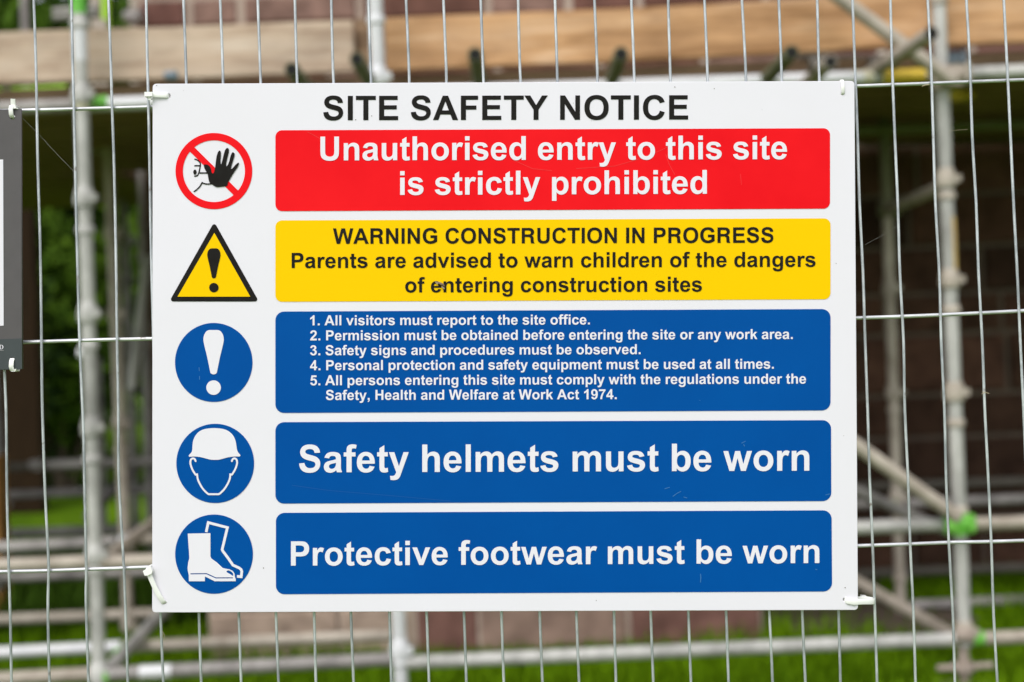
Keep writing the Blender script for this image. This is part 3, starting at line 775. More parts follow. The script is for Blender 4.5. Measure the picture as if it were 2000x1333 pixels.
# ------------------------------------------------------------------ ground
def ground_mat():
    mt = bpy.data.materials.new('lawn_ground'); mt.use_nodes = True
    nt = mt.node_tree; b = nt.nodes['Principled BSDF']; b.inputs['Roughness'].default_value = .9
    b.inputs['Specular IOR Level'].default_value = .1
    tc = nt.nodes.new('ShaderNodeTexCoord')
    def nz(s, d): 
        n_ = nt.nodes.new('ShaderNodeTexNoise'); n_.inputs['Scale'].default_value = s; n_.inputs['Detail'].default_value = d
        nt.links.new(tc.outputs['Object'], n_.inputs['Vector']); return n_
    n1, n2 = nz(1.3, 6), nz(18, 5)
    r1 = nt.nodes.new('ShaderNodeValToRGB'); e = r1.color_ramp.elements
    e[0].position = .35; e[0].color = (.065,.135,.0005,1); e[1].position = .68; e[1].color = (.13,.245,.001,1)
    nt.links.new(n1.outputs['Fac'], r1.inputs['Fac'])
    r2_ = nt.nodes.new('ShaderNodeValToRGB'); e = r2_.color_ramp.elements
    e[0].position = .3; e[0].color = (.55,.55,.5,1); e[1].position = .7; e[1].color = (1.1,1.1,1,1)
    nt.links.new(n2.outputs['Fac'], r2_.inputs['Fac'])
    mx = nt.nodes.new('ShaderNodeMix'); mx.data_type = 'RGBA'; mx.blend_type = 'MULTIPLY'; mx.inputs['Factor'].default_value = 1
    nt.links.new(r1.outputs[0], mx.inputs['A']); nt.links.new(r2_.outputs[0], mx.inputs['B'])
    nt.links.new(mx.outputs['Result'], b.inputs['Base Color'])
    return mt
mb = MB()
nx, ny = 60, 60
vv = []; ff = []
for j in range(ny + 1):
    for i in range(nx + 1):
        u, w_ = i/nx*2-1, j/ny
        x = 120*u*abs(u)**1.4; y = -60 + 200*w_**1.0
        vv.append((x, y, 0.0))
for j in range(ny):
    for i in range(nx):
        a = j*(nx+1)+i; ff.append((a, a+1, a+nx+2, a+nx+1))
gm = pydata('lawn', vv, ff)
tag(link('lawn', gm, ground_mat()), kind='structure')

M['soil'] = mat('soil', (.045,.030,.020), .95, var=.25, vscale=5, col2=(.12,.085,.06), bump=.8, bscale=30)
sv = [(.86,6.34,.004)] + [(x, 5.16 + .08*math.sin(x*8) + .04*math.sin(x*23), .004) for x in np.linspace(.86,1.62,24)] + [(1.62 + .12*math.sin(y*5), y, .004) for y in np.linspace(5.4,6.34,10)]
sm = pydata('soil_bed', sv, [tuple(range(len(sv)))])
tag(link('soil_bed', sm, M['soil']), kind='structure')

def leaf_mat(name, c1, c2):
    mt = bpy.data.materials.new(name); mt.use_nodes = True
    nt = mt.node_tree; b = nt.nodes['Principled BSDF']
    b.inputs['Roughness'].default_value = .7; b.inputs['Specular IOR Level'].default_value = .06
    at = nt.nodes.new('ShaderNodeAttribute'); at.attribute_name = 'tint'
    rp = nt.nodes.new('ShaderNodeValToRGB'); e = rp.color_ramp.elements
    e[0].color = (*c1, 1); e[1].color = (*c2, 1)
    nt.links.new(at.outputs['Fac'], rp.inputs['Fac']); nt.links.new(rp.outputs[0], b.inputs['Base Color'])
    b.inputs['Subsurface Weight'].default_value = 0
    return mt
M['grass_blade'] = leaf_mat('grass_blade', (.048,.115,.0006), (.165,.30,.003))
M['rough_grass'] = leaf_mat('rough_grass', (.03,.075,.004), (.10,.19,.02))
M['leaf_dark'] = leaf_mat('leaf_dark', (.016,.036,.010), (.045,.085,.018))
M['leaf_light'] = leaf_mat('leaf_light', (.024,.058,.004), (.10,.18,.014))
M['leaf_mid'] = leaf_mat('leaf_mid', (.022,.05,.005), (.085,.16,.012))
M['bark'] = mat('bark', (.05,.036,.024), .9, var=.25, vscale=6, col2=(.11,.08,.055), bump=.6, bscale=20, stretch=(3,3,.5))

def poly_np(name, co, nper, faces, tint, material, parent=None):
    """many small identical leaves as one mesh. co: (N, nper, 3)"""
    N = co.shape[0]
    me = bpy.data.meshes.new(name)
    me.vertices.add(N*nper); me.vertices.foreach_set('co', co.reshape(-1).astype(np.float32))
    fl_ = []; ls = []; lt = []
    off = 0
    base = np.arange(N)[:, None]*nper
    idx = np.concatenate([base + np.array(f)[None, :] for f in faces], axis=1)      # N, sum
    lens = np.array([len(f) for f in faces])
    me.loops.add(idx.size); me.loops.foreach_set('vertex_index', idx.reshape(-1).astype(np.int32))
    me.polygons.add(N*len(faces))
    starts = (np.arange(N)[:, None]*lens.sum() + np.concatenate([[0], np.cumsum(lens)[:-1]])[None, :]).reshape(-1)
    me.polygons.foreach_set('loop_start', starts.astype(np.int32))
    me.update(calc_edges=True)
    at = me.attributes.new('tint', 'FLOAT', 'POINT')
    at.data.foreach_set('value', np.repeat(tint, nper).astype(np.float32))
    return link(name, me, material, parent)

nr = np.random.default_rng(5)
def blades(n, xf, yf, hmin, hmax, wid):
    x = nr.uniform(*xf, n); y = nr.uniform(*yf, n)
    cl = np.sin(x*3.1+np.sin(y*2.3)*2)*np.sin(y*3.7+1.3)*.5+.5
    h = (hmin+(hmax-hmin)*nr.random(n)**1.5)*(.55+.65*cl)
    a = nr.uniform(0, 2*np.pi, n); lean = nr.uniform(.1, .75, n)*h
    dx, dy = np.cos(a), np.sin(a)
    px_, py_ = -dy*wid/2, dx*wid/2
    co = np.zeros((n, 5, 3))
    co[:,0] = np.stack([x+px_, y+py_, 0*x-.005], 1); co[:,1] = np.stack([x-px_, y-py_, 0*x-.005], 1)
    mx_, my_ = x+dx*lean*.35, y+dy*lean*.35
    co[:,2] = np.stack([mx_-px_*.8, my_-py_*.8, h*.6], 1); co[:,3] = np.stack([mx_+px_*.8, my_+py_*.8, h*.6], 1)
    co[:,4] = np.stack([x+dx*lean, y+dy*lean, h], 1)
    return co, np.clip(.25+.5*nr.random(n)+.3*(cl-.5), 0, 1)
co, ti = blades(70000, (-3.2, 3.4), (3.9, 6.6), .03, .10, .006)
def on_soil(x, y): return (x > .84 + .05*np.sin(y*9)) & (x < 1.62 + .12*np.sin(y*5)) & (y > 5.16 + .08*np.sin(x*8) + .04*np.sin(x*23))
keep = ~(on_soil(co[:,0,0], co[:,0,1]) & (nr.random(len(co)) < .96))
co, ti = co[keep], ti[keep]
tag(poly_np('lawn_grass', co, 5, [(0,1,2,3),(3,2,4)], ti, M['grass_blade']), kind='stuff')
co, ti = blades(16000, (-3.6, -.9), (5.7, 7.4), .10, .34, .012)
tag(poly_np('rough_grass', co, 5, [(0,1,2,3),(3,2,4)], ti, M['rough_grass']), kind='stuff')

# ------------------------------------------------------------------ trees and shrubs beyond the scaffolding
def leaf_cloud(n, centres, radii, size, seed):
    g = np.random.default_rng(seed)
    k = g.integers(0, len(centres), n)
    c = np.array(centres)[k]; r = np.array(radii)[k]
    d = g.normal(size=(n, 3)); d /= np.linalg.norm(d, axis=1)[:, None]
    rad = g.random(n)**.45
    p = c + d*(r*rad[:, None] if r.ndim == 2 else (r*rad)[:, None])
    p[:, 2] = np.maximum(p[:, 2], .03)
    t1 = g.normal(size=(n, 3)); t1 /= np.linalg.norm(t1, axis=1)[:, None]
    t2 = np.cross(t1, g.normal(size=(n, 3))); t2 /= np.linalg.norm(t2, axis=1)[:, None]
    s = size*g.uniform(.6, 1.4, n)[:, None]
    co = np.stack([p-t1*s, p+t2*s*.45, p+t1*s, p-t2*s*.45], 1)
    return co, np.clip(g.random(n)*.7 + .3*g.random(len(centres))[k], 0, 1)
def tree(x, y, h, cr, seed, lm, label, crown_lo=.3):
    g = random.Random(seed)
    t = empty('tree', (x, y, 0)); tag(t, label, 'tree', 'trees beyond the scaffolding')
    mb = MB()
    top = Vector((g.uniform(-.3,.3), g.uniform(-.3,.3), h*.85))
    mb.tube([(0,0,-.05),(.03,0,.5),(top.x*.4,top.y*.4,h*.4),(top.x,top.y,h*.85)], [.22,.17,.12,.03], 10)
    cents, rads = [], []
    for i in range(13):
        a = g.uniform(0, 6.28); z = h*(crown_lo + (1-crown_lo)*g.random()*.92)
        rr = cr*(.35+.65*g.random())*(1 - .5*abs((z/h-crown_lo)/(1-crown_lo)-.45))
        e = Vector((math.cos(a)*rr, math.sin(a)*rr, z))
        b0 = Vector((top.x*.4*z/h, top.y*.4*z/h, z*.62))
        mb.tube([b0, b0.lerp(e, .55)+Vector((0,0,.1)), e], [.07,.045,.012], 7)
        cents.append(tuple(e)); q = g.uniform(.55, 1.05)*cr*.45; rads.append((q*1.15, q*1.15, q*.8))
    mb.build('trunk', M['bark'], t)
    co, ti = leaf_cloud(9000, cents, rads, .085, seed)
    poly_np('crown', co, 4, [(0,1,2,3)], ti, lm, t)
    return t
tree(-4.9, 13.6, 6.6, 2.1, 1, M['leaf_mid'], 'leafy tree at the far left behind the scaffolding, beside the lawn', .28)
tree(-3.1, 15.5, 7.4, 2.4, 2, M['leaf_dark'], 'dark tree rising between the left scaffold poles', .2)
tree(-1.2, 17.0, 7.0, 2.4, 3, M['leaf_dark'], 'dark tree half hidden behind the white notice and the stone wall', .2)
tree(-7.2, 15.2, 7.0, 2.4, 4, M['leaf_mid'], 'tree just outside the left edge, behind the grey notice board', .25)
def shrub(x, y, h, r, seed, lm, label):
    g = random.Random(seed)
    t = empty('shrub', (x, y, 0)); tag(t, label, 'shrub', 'shrubs at the edge of the lawn')
    mb = MB(); cents, rads = [], []
    for i in range(9):
        a = g.uniform(0, 6.28); q = r*g.random()**.6; z = h*(.25+.6*g.random())
        e = Vector((math.cos(a)*q, math.sin(a)*q*.6, z))
        mb.tube([(e.x*.1, e.y*.1, -.03), (e.x*.5, e.y*.5, z*.6), e], [.03,.02,.008], 6)
        cents.append(tuple(e)); rads.append((r*.5, r*.4, h*.3))
    mb.build('stem', M['bark'], t)
    co, ti = leaf_cloud(6500, cents, rads, .06, seed + 50)
    poly_np('foliage', co, 4, [(0,1,2,3)], ti, lm, t)
for i_, (x, y, h, r, lm, lb) in enumerate([(-4.6,11.6,1.9,.9,'leaf_dark','dark shrub at the left edge of the lawn behind the grey board'),
        (-3.75,11.7,2.3,.8,'leaf_light','bright green shrub seen between the first scaffold pole and the board'),
        (-2.7,12.3,2.2,.8,'leaf_mid','greener shrub behind the paired scaffold poles'),
        (-1.7,12.6,2.6,.9,'leaf_dark','dark shrub next to the end of the stone wall'),
        (-5.7,11.9,2.3,1.0,'leaf_mid','broad shrub at the far left end of the row')]):
    shrub(x, y, h, r, 20 + i_, M[lm], lb)
gx = np.random.default_rng(9)
cents = [(gx.uniform(-16, 6), gx.uniform(22, 26), gx.uniform(.8, 8.5)) for _ in range(90)]
cents += [(gx.uniform(-42, -15), gx.uniform(20, 27), gx.uniform(.8, 7.0)) for _ in range(90)]
co, ti = leaf_cloud(72000, cents, [(1.6, 1.2, 1.3)]*180, .17, 77)
tag(poly_np('woodland', co, 4, [(0,1,2,3)], ti*.8, M['leaf_dark']), kind='stuff')

# ------------------------------------------------------------------ sandstone building: courses of separate blocks, mortar behind
def stone_mat():
    mt = bpy.data.materials.new('sandstone'); mt.use_nodes = True
    nt = mt.node_tree; b = nt.nodes['Principled BSDF']; b.inputs['Roughness'].default_value = .9
    b.inputs['Specular IOR Level'].default_value = .15
    at = nt.nodes.new('ShaderNodeAttribute'); at.attribute_name = 'tint'
    rp = nt.nodes.new('ShaderNodeValToRGB'); e = rp.color_ramp.elements
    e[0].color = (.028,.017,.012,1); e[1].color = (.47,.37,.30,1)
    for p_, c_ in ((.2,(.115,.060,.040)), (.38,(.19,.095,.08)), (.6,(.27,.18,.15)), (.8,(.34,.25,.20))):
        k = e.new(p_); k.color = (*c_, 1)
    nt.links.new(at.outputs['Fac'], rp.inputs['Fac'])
    tc = nt.nodes.new('ShaderNodeTexCoord')
    nz = nt.nodes.new('ShaderNodeTexNoise'); nz.inputs['Scale'].default_value = 9; nz.inputs['Detail'].default_value = 8
    nt.links.new(tc.outputs['Object'], nz.inputs['Vector'])
    r2_ = nt.nodes.new('ShaderNodeValToRGB'); e = r2_.color_ramp.elements
    e[0].position = .3; e[0].color = (.55,.52,.5,1); e[1].position = .7; e[1].color = (1.15,1.12,1.08,1)
    nt.links.new(nz.outputs['Fac'], r2_.inputs['Fac'])
    mx = nt.nodes.new('ShaderNodeMix'); mx.data_type = 'RGBA'; mx.blend_type = 'MULTIPLY'; mx.inputs['Factor'].default_value = 1
    nt.links.new(rp.outputs[0], mx.inputs['A']); nt.links.new(r2_.outputs[0], mx.inputs['B'])
    nt.links.new(mx.outputs['Result'], b.inputs['Base Color'])
    bp = nt.nodes.new('ShaderNodeBump'); bp.inputs['Strength'].default_value = .7; bp.inputs['Distance'].default_value = .02
    nt.links.new(nz.outputs['Fac'], bp.inputs['Height']); nt.links.new(bp.outputs[0], b.inputs['Normal'])
    return mt
M['stone'] = stone_mat()
M['mortar'] = mat('mortar', (.30,.22,.18), .95, var=.2, vscale=9, col2=(.46,.38,.31))
def stone_face(mb, tints, x0, x1, z0, z1, y, g, tint, hr=(.13,.26), wr=(.22,.55), gap=.014, jit=.006):
    """blocks laid in courses on the plane Y = y, facing the camera"""
    z = z0
    while z < z1 - .02:
        h = min(g.uniform(*hr), z1 - z)
        x = x0
        while x < x1 - .02:
            w_ = min(g.uniform(*wr), x1 - x)
            if x1 - x - w_ < .1: w_ = x1 - x
            d = g.uniform(.004, .022); c = .012
            a = (x+gap/2, z+gap/2, x+w_-gap/2, z+h-gap/2)
            j = lambda: g.uniform(-jit, jit)*.5
            v = [(a[0], y, a[1]), (a[2], y, a[1]), (a[2], y, a[3]), (a[0], y, a[3]),
                 (a[0]+c+j(), y-d, a[1]+c+j()), (a[2]-c+j(), y-d, a[1]+c+j()), (a[2]-c+j(), y-d, a[3]-c+j()), (a[0]+c+j(), y-d, a[3]-c+j())]
            mb.add(v, [(4,5,6,7),(0,1,5,4),(1,2,6,5),(2,3,7,6),(3,0,4,7)])
            t = tint(x + w_/2, z + h/2, g)
            tints += [t]*8
            x += w_
        z += h
def stone_obj(name, faces, slabs, seed, tint, parent, mortar=None):
    g = random.Random(seed); mb = MB(); ti = []
    for f in faces: stone_face(mb, ti, *f[:5], g, tint, **(f[5] if len(f) > 5 else {}))
    for lo, hi in slabs:
        mb.box(lo, hi, 1); ti += [0.5]*8
    o = mb.build(name, [M['stone'], mortar or M['mortar']], parent, smooth=False)
    at = o.data.attributes.new('tint', 'FLOAT', 'POINT'); at.data.foreach_set('value', ti)
    return o
YW, YB = 6.35, 5.12
bld = empty('stone_building', (0, YW, 0))
tag(bld, 'old red sandstone building wall behind the scaffolding', 'building')
bld_off = Vector((0, YW, 0))
def rel(o): o.location = -bld_off; return o
M['mortar_shaded'] = mat('mortar_shaded', (.085,.060,.045), .95, var=.25, vscale=10, col2=(.15,.115,.085))  # stone and mortar below the deck coloured darker to stand in for shade
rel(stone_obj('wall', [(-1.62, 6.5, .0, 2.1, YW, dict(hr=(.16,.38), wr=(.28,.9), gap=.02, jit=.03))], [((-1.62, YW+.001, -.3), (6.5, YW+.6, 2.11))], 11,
          lambda x, z, g: max(0, min(1, g.gauss(.14, .08))), bld, M['mortar_shaded']))
rel(stone_obj('upper_wall', [(-1.62, 6.5, 2.12, 4.6, YW, dict(hr=(.12,.30), wr=(.2,.6), gap=.034))], [((-1.62, YW+.001, 2.115), (6.5, YW+.6, 4.6))], 13,
          lambda x, z, g: g.choice((.24,.3,.32,.38,.42,.55)), bld))
def tint_b(x, z, g):
    if .36 < x : return g.uniform(.34,.42)
    if -.40 < x < -.20: return g.uniform(.36,.5)
    if x < -.4: return g.uniform(.78, 1.0)
    return g.uniform(.5, .95)
rel(stone_obj('buttress', [(-1.13, .38, .0, 1.72, YB, dict(hr=(.12,.26), wr=(.22,.6), gap=.012, jit=.022)), (.38, .86, .0, 1.72, YB-.006, dict(hr=(.26,.42), wr=(.48,.49), gap=.016))], [((-1.13, YB+.001, -.3), (.86, YW-.03, 1.72))], 12, tint_b, bld))

# ------------------------------------------------------------------ scaffolding: steel tubes clamped into one frame
TR = .0215
scaf = empty('scaffold', (W(1000, 666, 4.4).x, 4.4, 0))
tag(scaf, 'steel tube scaffolding with cup joints standing on the grass behind the wire fence', 'scaffolding')
so_ = scaf.location.copy()
def P_(q): return W(*q) - so_
def tube(name, a, b, material, r=TR, n=14, label=None, hollow=False, bend=0.0):
    mb = MB()
    A, B = P_(a), P_(b)
    pts = [A.lerp(B, t/4) for t in range(5)]
    mb.tube(pts, r, n)
    mats = [M[material]]
    if hollow:                                      # rim and a black disc painted as the shade inside an open end
        d = (A - B).normalized()
        mb.tube([A - d*.001, A + d*.012], r, n, cap=False)
        mb.tube([A + d*.0105, A + d*.0115], r*.82, n, 1)
        mats.append(M['tube_hole_shade'])
    o = mb.build(name, mats, scaf)
    if label: o['label'] = label
    return o
def band(parent, name, a, b, material, r):
    mb = MB(); mb.tube([P_(a), P_(a).lerp(P_(b), .5), P_(b)], r, 14)
    return mb.build(name, M[material], parent)
def cup(parent, x, y, Y, big, material, ax=None):
    """pressed steel cup round a standard, at a photo height"""
    c = P_((x, y, Y)); mb = MB()
    u = Vector((0, 0, 1)) if ax is None else ax
    prof = ([(-.030,1.06),(-.027,1.38),(-.006,1.50),(.004,1.42),(.022,1.22),(.032,1.04)] if big else [(-.012,1.05),(-.010,1.27),(.007,1.29),(.013,1.05)])
    mb.tube([c + u*h for h, _ in prof], [TR*k for _, k in prof], 18)
    if big:
        d = Vector((1, -.3, .0)).normalized()
        mb.box((-.012,-.013,-.013), (.010,.013,.008), M=Matrix.Translation(c + d*TR*1.5))
    return mb.build('cup', M[material], parent, angle=50)
def at_y(a, b, y): return a[0] + (b[0]-a[0])*(y-a[1])/(b[1]-a[1])
def standard(a, b, Y, material, cups, bands=(), label=None, cm=None):
    o = tube('standard', (*a, Y), (*b, Y), material, label=label)
    ax = (P_((*a, Y)) - P_((*b, Y))).normalized()
    for y, big in cups: cup(o, at_y(a, b, y), y, Y, big, cm or material, ax)
    for y0, y1, bm in bands: band(o, 'paint_band', (at_y(a, b, y0), y0, Y), (at_y(a, b, y1), y1, Y), bm, TR*1.03)
    return o
YF, YR = 4.30, 5.55                 # front and rear rows of standards
LA, LB = (141, -420), (194.5, 1352)
standard(LA, LB, YF, 'tube_pale', [(48,0),(184,1),(386,1),(450,0),(611,1),(675,0),(833,1),(897,0),(1082,1),(1112,0),(1313,1)],
         [(-40,28,'paint_green'),(60,120,'tube_white'),(192,214,'cream_paint'),(893,903,'paint_green')], 'pale front pole left of the white notice')
MA, MB_ = (722, -300), (784, 1350)
standard(MA, MB_, YF, 'tube_white', [(40,0),(150,1),(420,1),(780,1),(1268,1),(1292,0)], [], 'white pole behind the middle of the notice')
RA, RB = (1816, -420), (1884, 1262)
Rs = standard(RA, RB, 4.38, 'tube_pale', [(3,0),(160,1),(349,1),(383,0),(545,1),(605,0),(765,1),(826,0),(996,0),(1034,0),(1232,1)], [(0,6,'tube_green')], 'pale front pole at the right with a yellow stain and a bright green clamp', 'tube_beige')
mb = MB(); c0 = P_((1850.5, 425, 4.38)); c1 = P_((1854.5, 528, 4.38)); mb.tube([c0 + Vector((.0080,-.006,-.05)), c0 + Vector((.0098,-.0070,0)), c1 + Vector((.0098,-.0070,0)), c1 + Vector((.0080,-.006,.01))], [.006,.0122,.0122,.009], 12)
mb.build('yellow_stain', M['stain'], Rs)
# screw jack under the right pole
jk = MB(); j0 = P_((1880, 1255, 4.38)); zg = -so_.z
jk.tube([j0, Vector((j0.x+.003, j0.y, zg+.01))], .0175, 12)
jn = P_((1882, 1302, 4.38))
jk.tube([jn + Vector((0,0,-.012)), jn + Vector((0,0,.012))], .034, 12)
jk.tube([jn + Vector((-.085,-.012,0)), jn + Vector((.085,-.012,.003))], .010, 8)
jk.box((j0.x-.075, j0.y-.075, zg+.001), (j0.x+.075, j0.y+.075, zg+.009))
jk.build('base_jack', M['jack'], scaf)
for (x, y, Yq) in ((194.5,1352,YF), (784,1350,YF)):
    jk = MB(); j0 = P_((x, y-8, Yq)); jk.tube([j0, Vector((j0.x, j0.y, zg+.005))], .0175, 12)
    jk.box((j0.x-.075, j0.y-.075, zg+.001), (j0.x+.075, j0.y+.075, zg+.009)); jk.build('base_jack', M['rust'], scaf)
standard((200,40), (252,1232), YR, 'tube_beige', [(455,1),(612,1),(826,1),(880,0),(1072,1),(1222,1)], [], 'beige rear pole just right of the pale front pole')
standard((1712,-200), (1761,1236), YR, 'tube_beige', [(402,0),(562,1),(765,1),(800,0),(970,1),(1130,0)], [(150,415,'tube_moss')], 'rear pole at the right, green with moss at its top')
standard((272,150), (300,1215), 6.6, 'tube_grey', [(440,0),(500,1)], [], 'grey far pole beside the left edge of the notice')
standard((236,300), (268,1120), 7.4, 'tube_grey', [(545,1),(760,0)], [], 'thin far grey pole behind the beige one')
standard((190,700), (204,1100), 7.6, 'tube_grey', [], [], 'thin far pole right behind the pale front pole')
standard((-12,720), (18,1190), 6.4, 'tube_grey', [(815,0),(985,1)], [], 'grey far pole under the grey notice board')
standard((38,-300), (58,300), 6.6, 'tube_grey', [], [], 'dark grey pole at the upper left corner')
standard((184,-300), (190,300), 5.6, 'tube_beige', [], [], 'beige pole above the left board')
standard((204,-300), (206,300), 6.0, 'tube_green', [], [], 'green pole above the left board')
standard((258,-300), (266,300), 6.4, 'tube_beige', [], [], 'pale far pole above the left board, nearest the notice')

def brace(a, b, material, label=None, **k): return tube('brace', a, b, material, label=label, **k)
def ledger(a, b, material, label=None, **k): return tube('ledger', a, b, material, label=label, **k)
# upper ledger under the boards
l = ledger((-420,229,4.36), (146,206.5,4.36), 'tube_grey')
l = ledger((147,206,4.36), (1708,151,4.42), 'tube_white')
band(l, 'paint_band', (1636,153.5,4.42), (1704,151.2,4.42), 'cream_paint', TR*1.04)
band(l, 'paint_band', (168,203.5,4.36), (212,201,4.36), 'paint_green', TR*1.05)
l = ledger((1712,152,4.42), (2420,121,4.42), 'tube_pale')
band(l, 'paint_band', (1722,151,4.42), (1806,148,4.42), 'tube_yellow', TR*1.05)
l = ledger((-420,212,4.75), (132,178,4.75), 'tube_green', label='bright green tube under the left board')
band(l, 'clamp', (11,185.5,4.75), (24,184.5,4.75), 'tube_dark', TR*1.2)
ledger((1560,117,4.62), (1724,121,4.62), 'tube_dark')
# knee-high ledger
ledger((-420,1122,YF), (182,1098,YF), 'tube_beige')
ledger((186,1100,YF), (900,1071,YF), 'tube_beige')
ledger((1100,1052,4.38), (1858,1024,4.38), 'tube_pale')
ledger((1868,1026,4.38), (2420,1004,4.38), 'tube_beige')
# lowest front ledger
ledger((-420,1350,YF), (190,1316,YF), 'tube_beige')
l = ledger((194,1318,YF), (782,1287,YF), 'tube_grey')
band(l, 'paint_band', (274,1314,YF), (336,1311,YF), 'tube_white', TR*1.05)
ledger((782,1295,YF), (1880,1248,4.38), 'tube_pale')
l = ledger((1884,1249,4.38), (2420,1226,4.38), 'tube_beige')
band(l, 'paint_band', (1898,1248,4.38), (1920,1247,4.38), 'paint_green', TR*1.05)
# rear ledgers
l = ledger((-300,1291,4.9), (236,1263,4.9), 'tube_white')
ledger((244,1264,4.92), (764,1241,4.92), 'tube_beige')
ledger((-300,1222,YR), (330,1197,YR), 'tube_beige')
ledger((-300,1139,YR), (420,1112,YR), 'tube_grey')
ledger((-300,1085,5.0), (228,1058,5.0), 'tube_grey')
ledger((232,1056,YR), (392,1050,YR), 'tube_beige')
ledger((-300,1052,6.6), (400,1028,6.6), 'tube_grey')
ledger((0,968,6.6), (400,952,6.6), 'tube_grey')
ledger((74,909,5.9), (360,899,5.9), 'tube_grey')
ledger((1500,992,YR), (1760,982,YR), 'tube_grey')
ledger((1765,984,YR), (2420,958,YR), 'tube_grey')
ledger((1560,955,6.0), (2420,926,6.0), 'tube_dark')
ledger((1780,1183,YR), (2420,1152,YR), 'tube_grey')
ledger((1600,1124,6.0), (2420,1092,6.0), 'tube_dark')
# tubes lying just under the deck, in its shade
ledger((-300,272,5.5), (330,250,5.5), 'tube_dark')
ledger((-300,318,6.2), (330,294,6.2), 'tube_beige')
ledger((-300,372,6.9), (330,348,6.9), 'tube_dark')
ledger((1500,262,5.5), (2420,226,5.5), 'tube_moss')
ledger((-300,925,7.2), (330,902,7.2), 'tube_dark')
standard((306,260), (318,1130), 7.0, 'tube_grey', [(480,0),(640,0)], [], 'far pole mostly hidden by the left edge of the notice')
brace((170,1010,6.4), (300,880,6.9), 'tube_grey')
# braces and transoms
brace((1560,-62,4.30), (1862,160,4.30), 'tube_beige', 'beige brace crossing the right board')
brace((1560,790,4.33), (1872,1012,4.33), 'tube_beige', 'mossy beige brace running down to the green clamp')
brace((1640,945,5.2), (1850,1038,5.5), 'tube_grey')
brace((1640,1118,5.4), (1866,1244,4.6), 'tube_beige')
brace((205,1316,4.5), (330,1182,5.3), 'tube_pale')
brace((200,1098,4.5), (340,990,5.8), 'tube_beige')
brace((258,760,6.2), (289,500,6.2), 'tube_pale')
brace((-60,1190,5.6), (36,1112,5.6), 'tube_grey')
tube('transom', (1846,364,4.45), (1734,410,YR), 'tube_beige')
tube('transom', (1816,68,4.05), (1690,150,4.5), 'tube_beige', label='short open-ended tube crossing the right brace', hollow=True)
tube('transom', (1866,187,4.7), (1892,186,4.9), 'tube_yellow')
for x, y, yn, mt_ in ((570,136,4.0,'tube_moss'), (697,116,4.0,'tube_moss'), (928,107,4.0,'tube_moss'), (1213,106,4.0,'tube_moss'), (1546,103,4.0,'tube_moss'), (1622,121,4.05,'tube_beige')):
    A = W(x, y, yn); B = Vector((A.x + .01, 6.2, A.z))
    A -= so_; B -= so_
    mb = MB(); mb.tube([A, A.lerp(B, .5), B], TR, 14)
    mb.tube([A + Vector((0,-.002,0)), A + Vector((0,-.004,0))], TR*.8, 14, 1)  # black disc on the capped end, painted as the shade inside
    mb.build('transom', [M[mt_], M['tube_hole_shade']], scaf)
# clamps
def clamp(x, y, Y, material, s=1.0, label=None):
    c = P_((x, y, Y)); mb = MB()
    mb.tube([c + Vector((0,0,-.032*s)), c + Vector((0,0,.032*s))], .036*s, 12)
    mb.tube([c + Vector((-.045*s,-.01,0)), c + Vector((.045*s,-.01,0))], .032*s, 12)
    mb.tube([c + Vector((.03*s,-.05*s,-.02*s)), c + Vector((.03*s,-.05*s,.034*s))], .009*s, 8)
    o = mb.build('clamp', M[material], scaf, angle=50)
    if label: o['label'] = label
clamp(1872, 1023, 4.36, 'paint_green', .95, 'bright green clamp on the right pole')
clamp(1860, 118, 4.5, 'blue_clamp', .8, 'blue-grey clamp beside the right pole')
clamp(1880, 125, 4.55, 'tube_dark', .8)
clamp(1722, 128, 4.45, 'tube_dark', .9)
clamp(1600, 128, 4.2, 'tube_dark', .7)
clamp(1862, 150, 4.36, 'tube_beige', 1.0)
clamp(1736, 410, YR, 'tube_moss', .9)
clamp(1737, 985, YR, 'paint_green', .5)
clamp(336, 150, 4.2, 'blue_clamp', .42)
clamp(1882, 1240, 4.36, 'jack', .6)
clamp(200, 1322, YF, 'paint_green', .5)
clamp(235, 1268, 4.9, 'paint_green', .4)
clamp(246, 470, 7.3, 'tube_grey', .9)
clamp(284, 668, 6.6, 'tube_grey', .8)
clamp(250, 1055, 5.5, 'tube_white', .7)
clamp(76, 908, 5.9, 'tube_grey', .7)
clamp(172, 690, 4.32, 'tube_white', .55)
clamp(262, 35, 6.3, 'tube_grey', .9)
# the pair of thin arms at the top of the left pole
for yy in (20, 32):
    mb = MB(); mb.tube([P_((104, yy+3, 4.32)), P_((190, yy-3, 4.32))], .012, 10); mb.build('clamp_arm', M['tube_grey'], scaf)

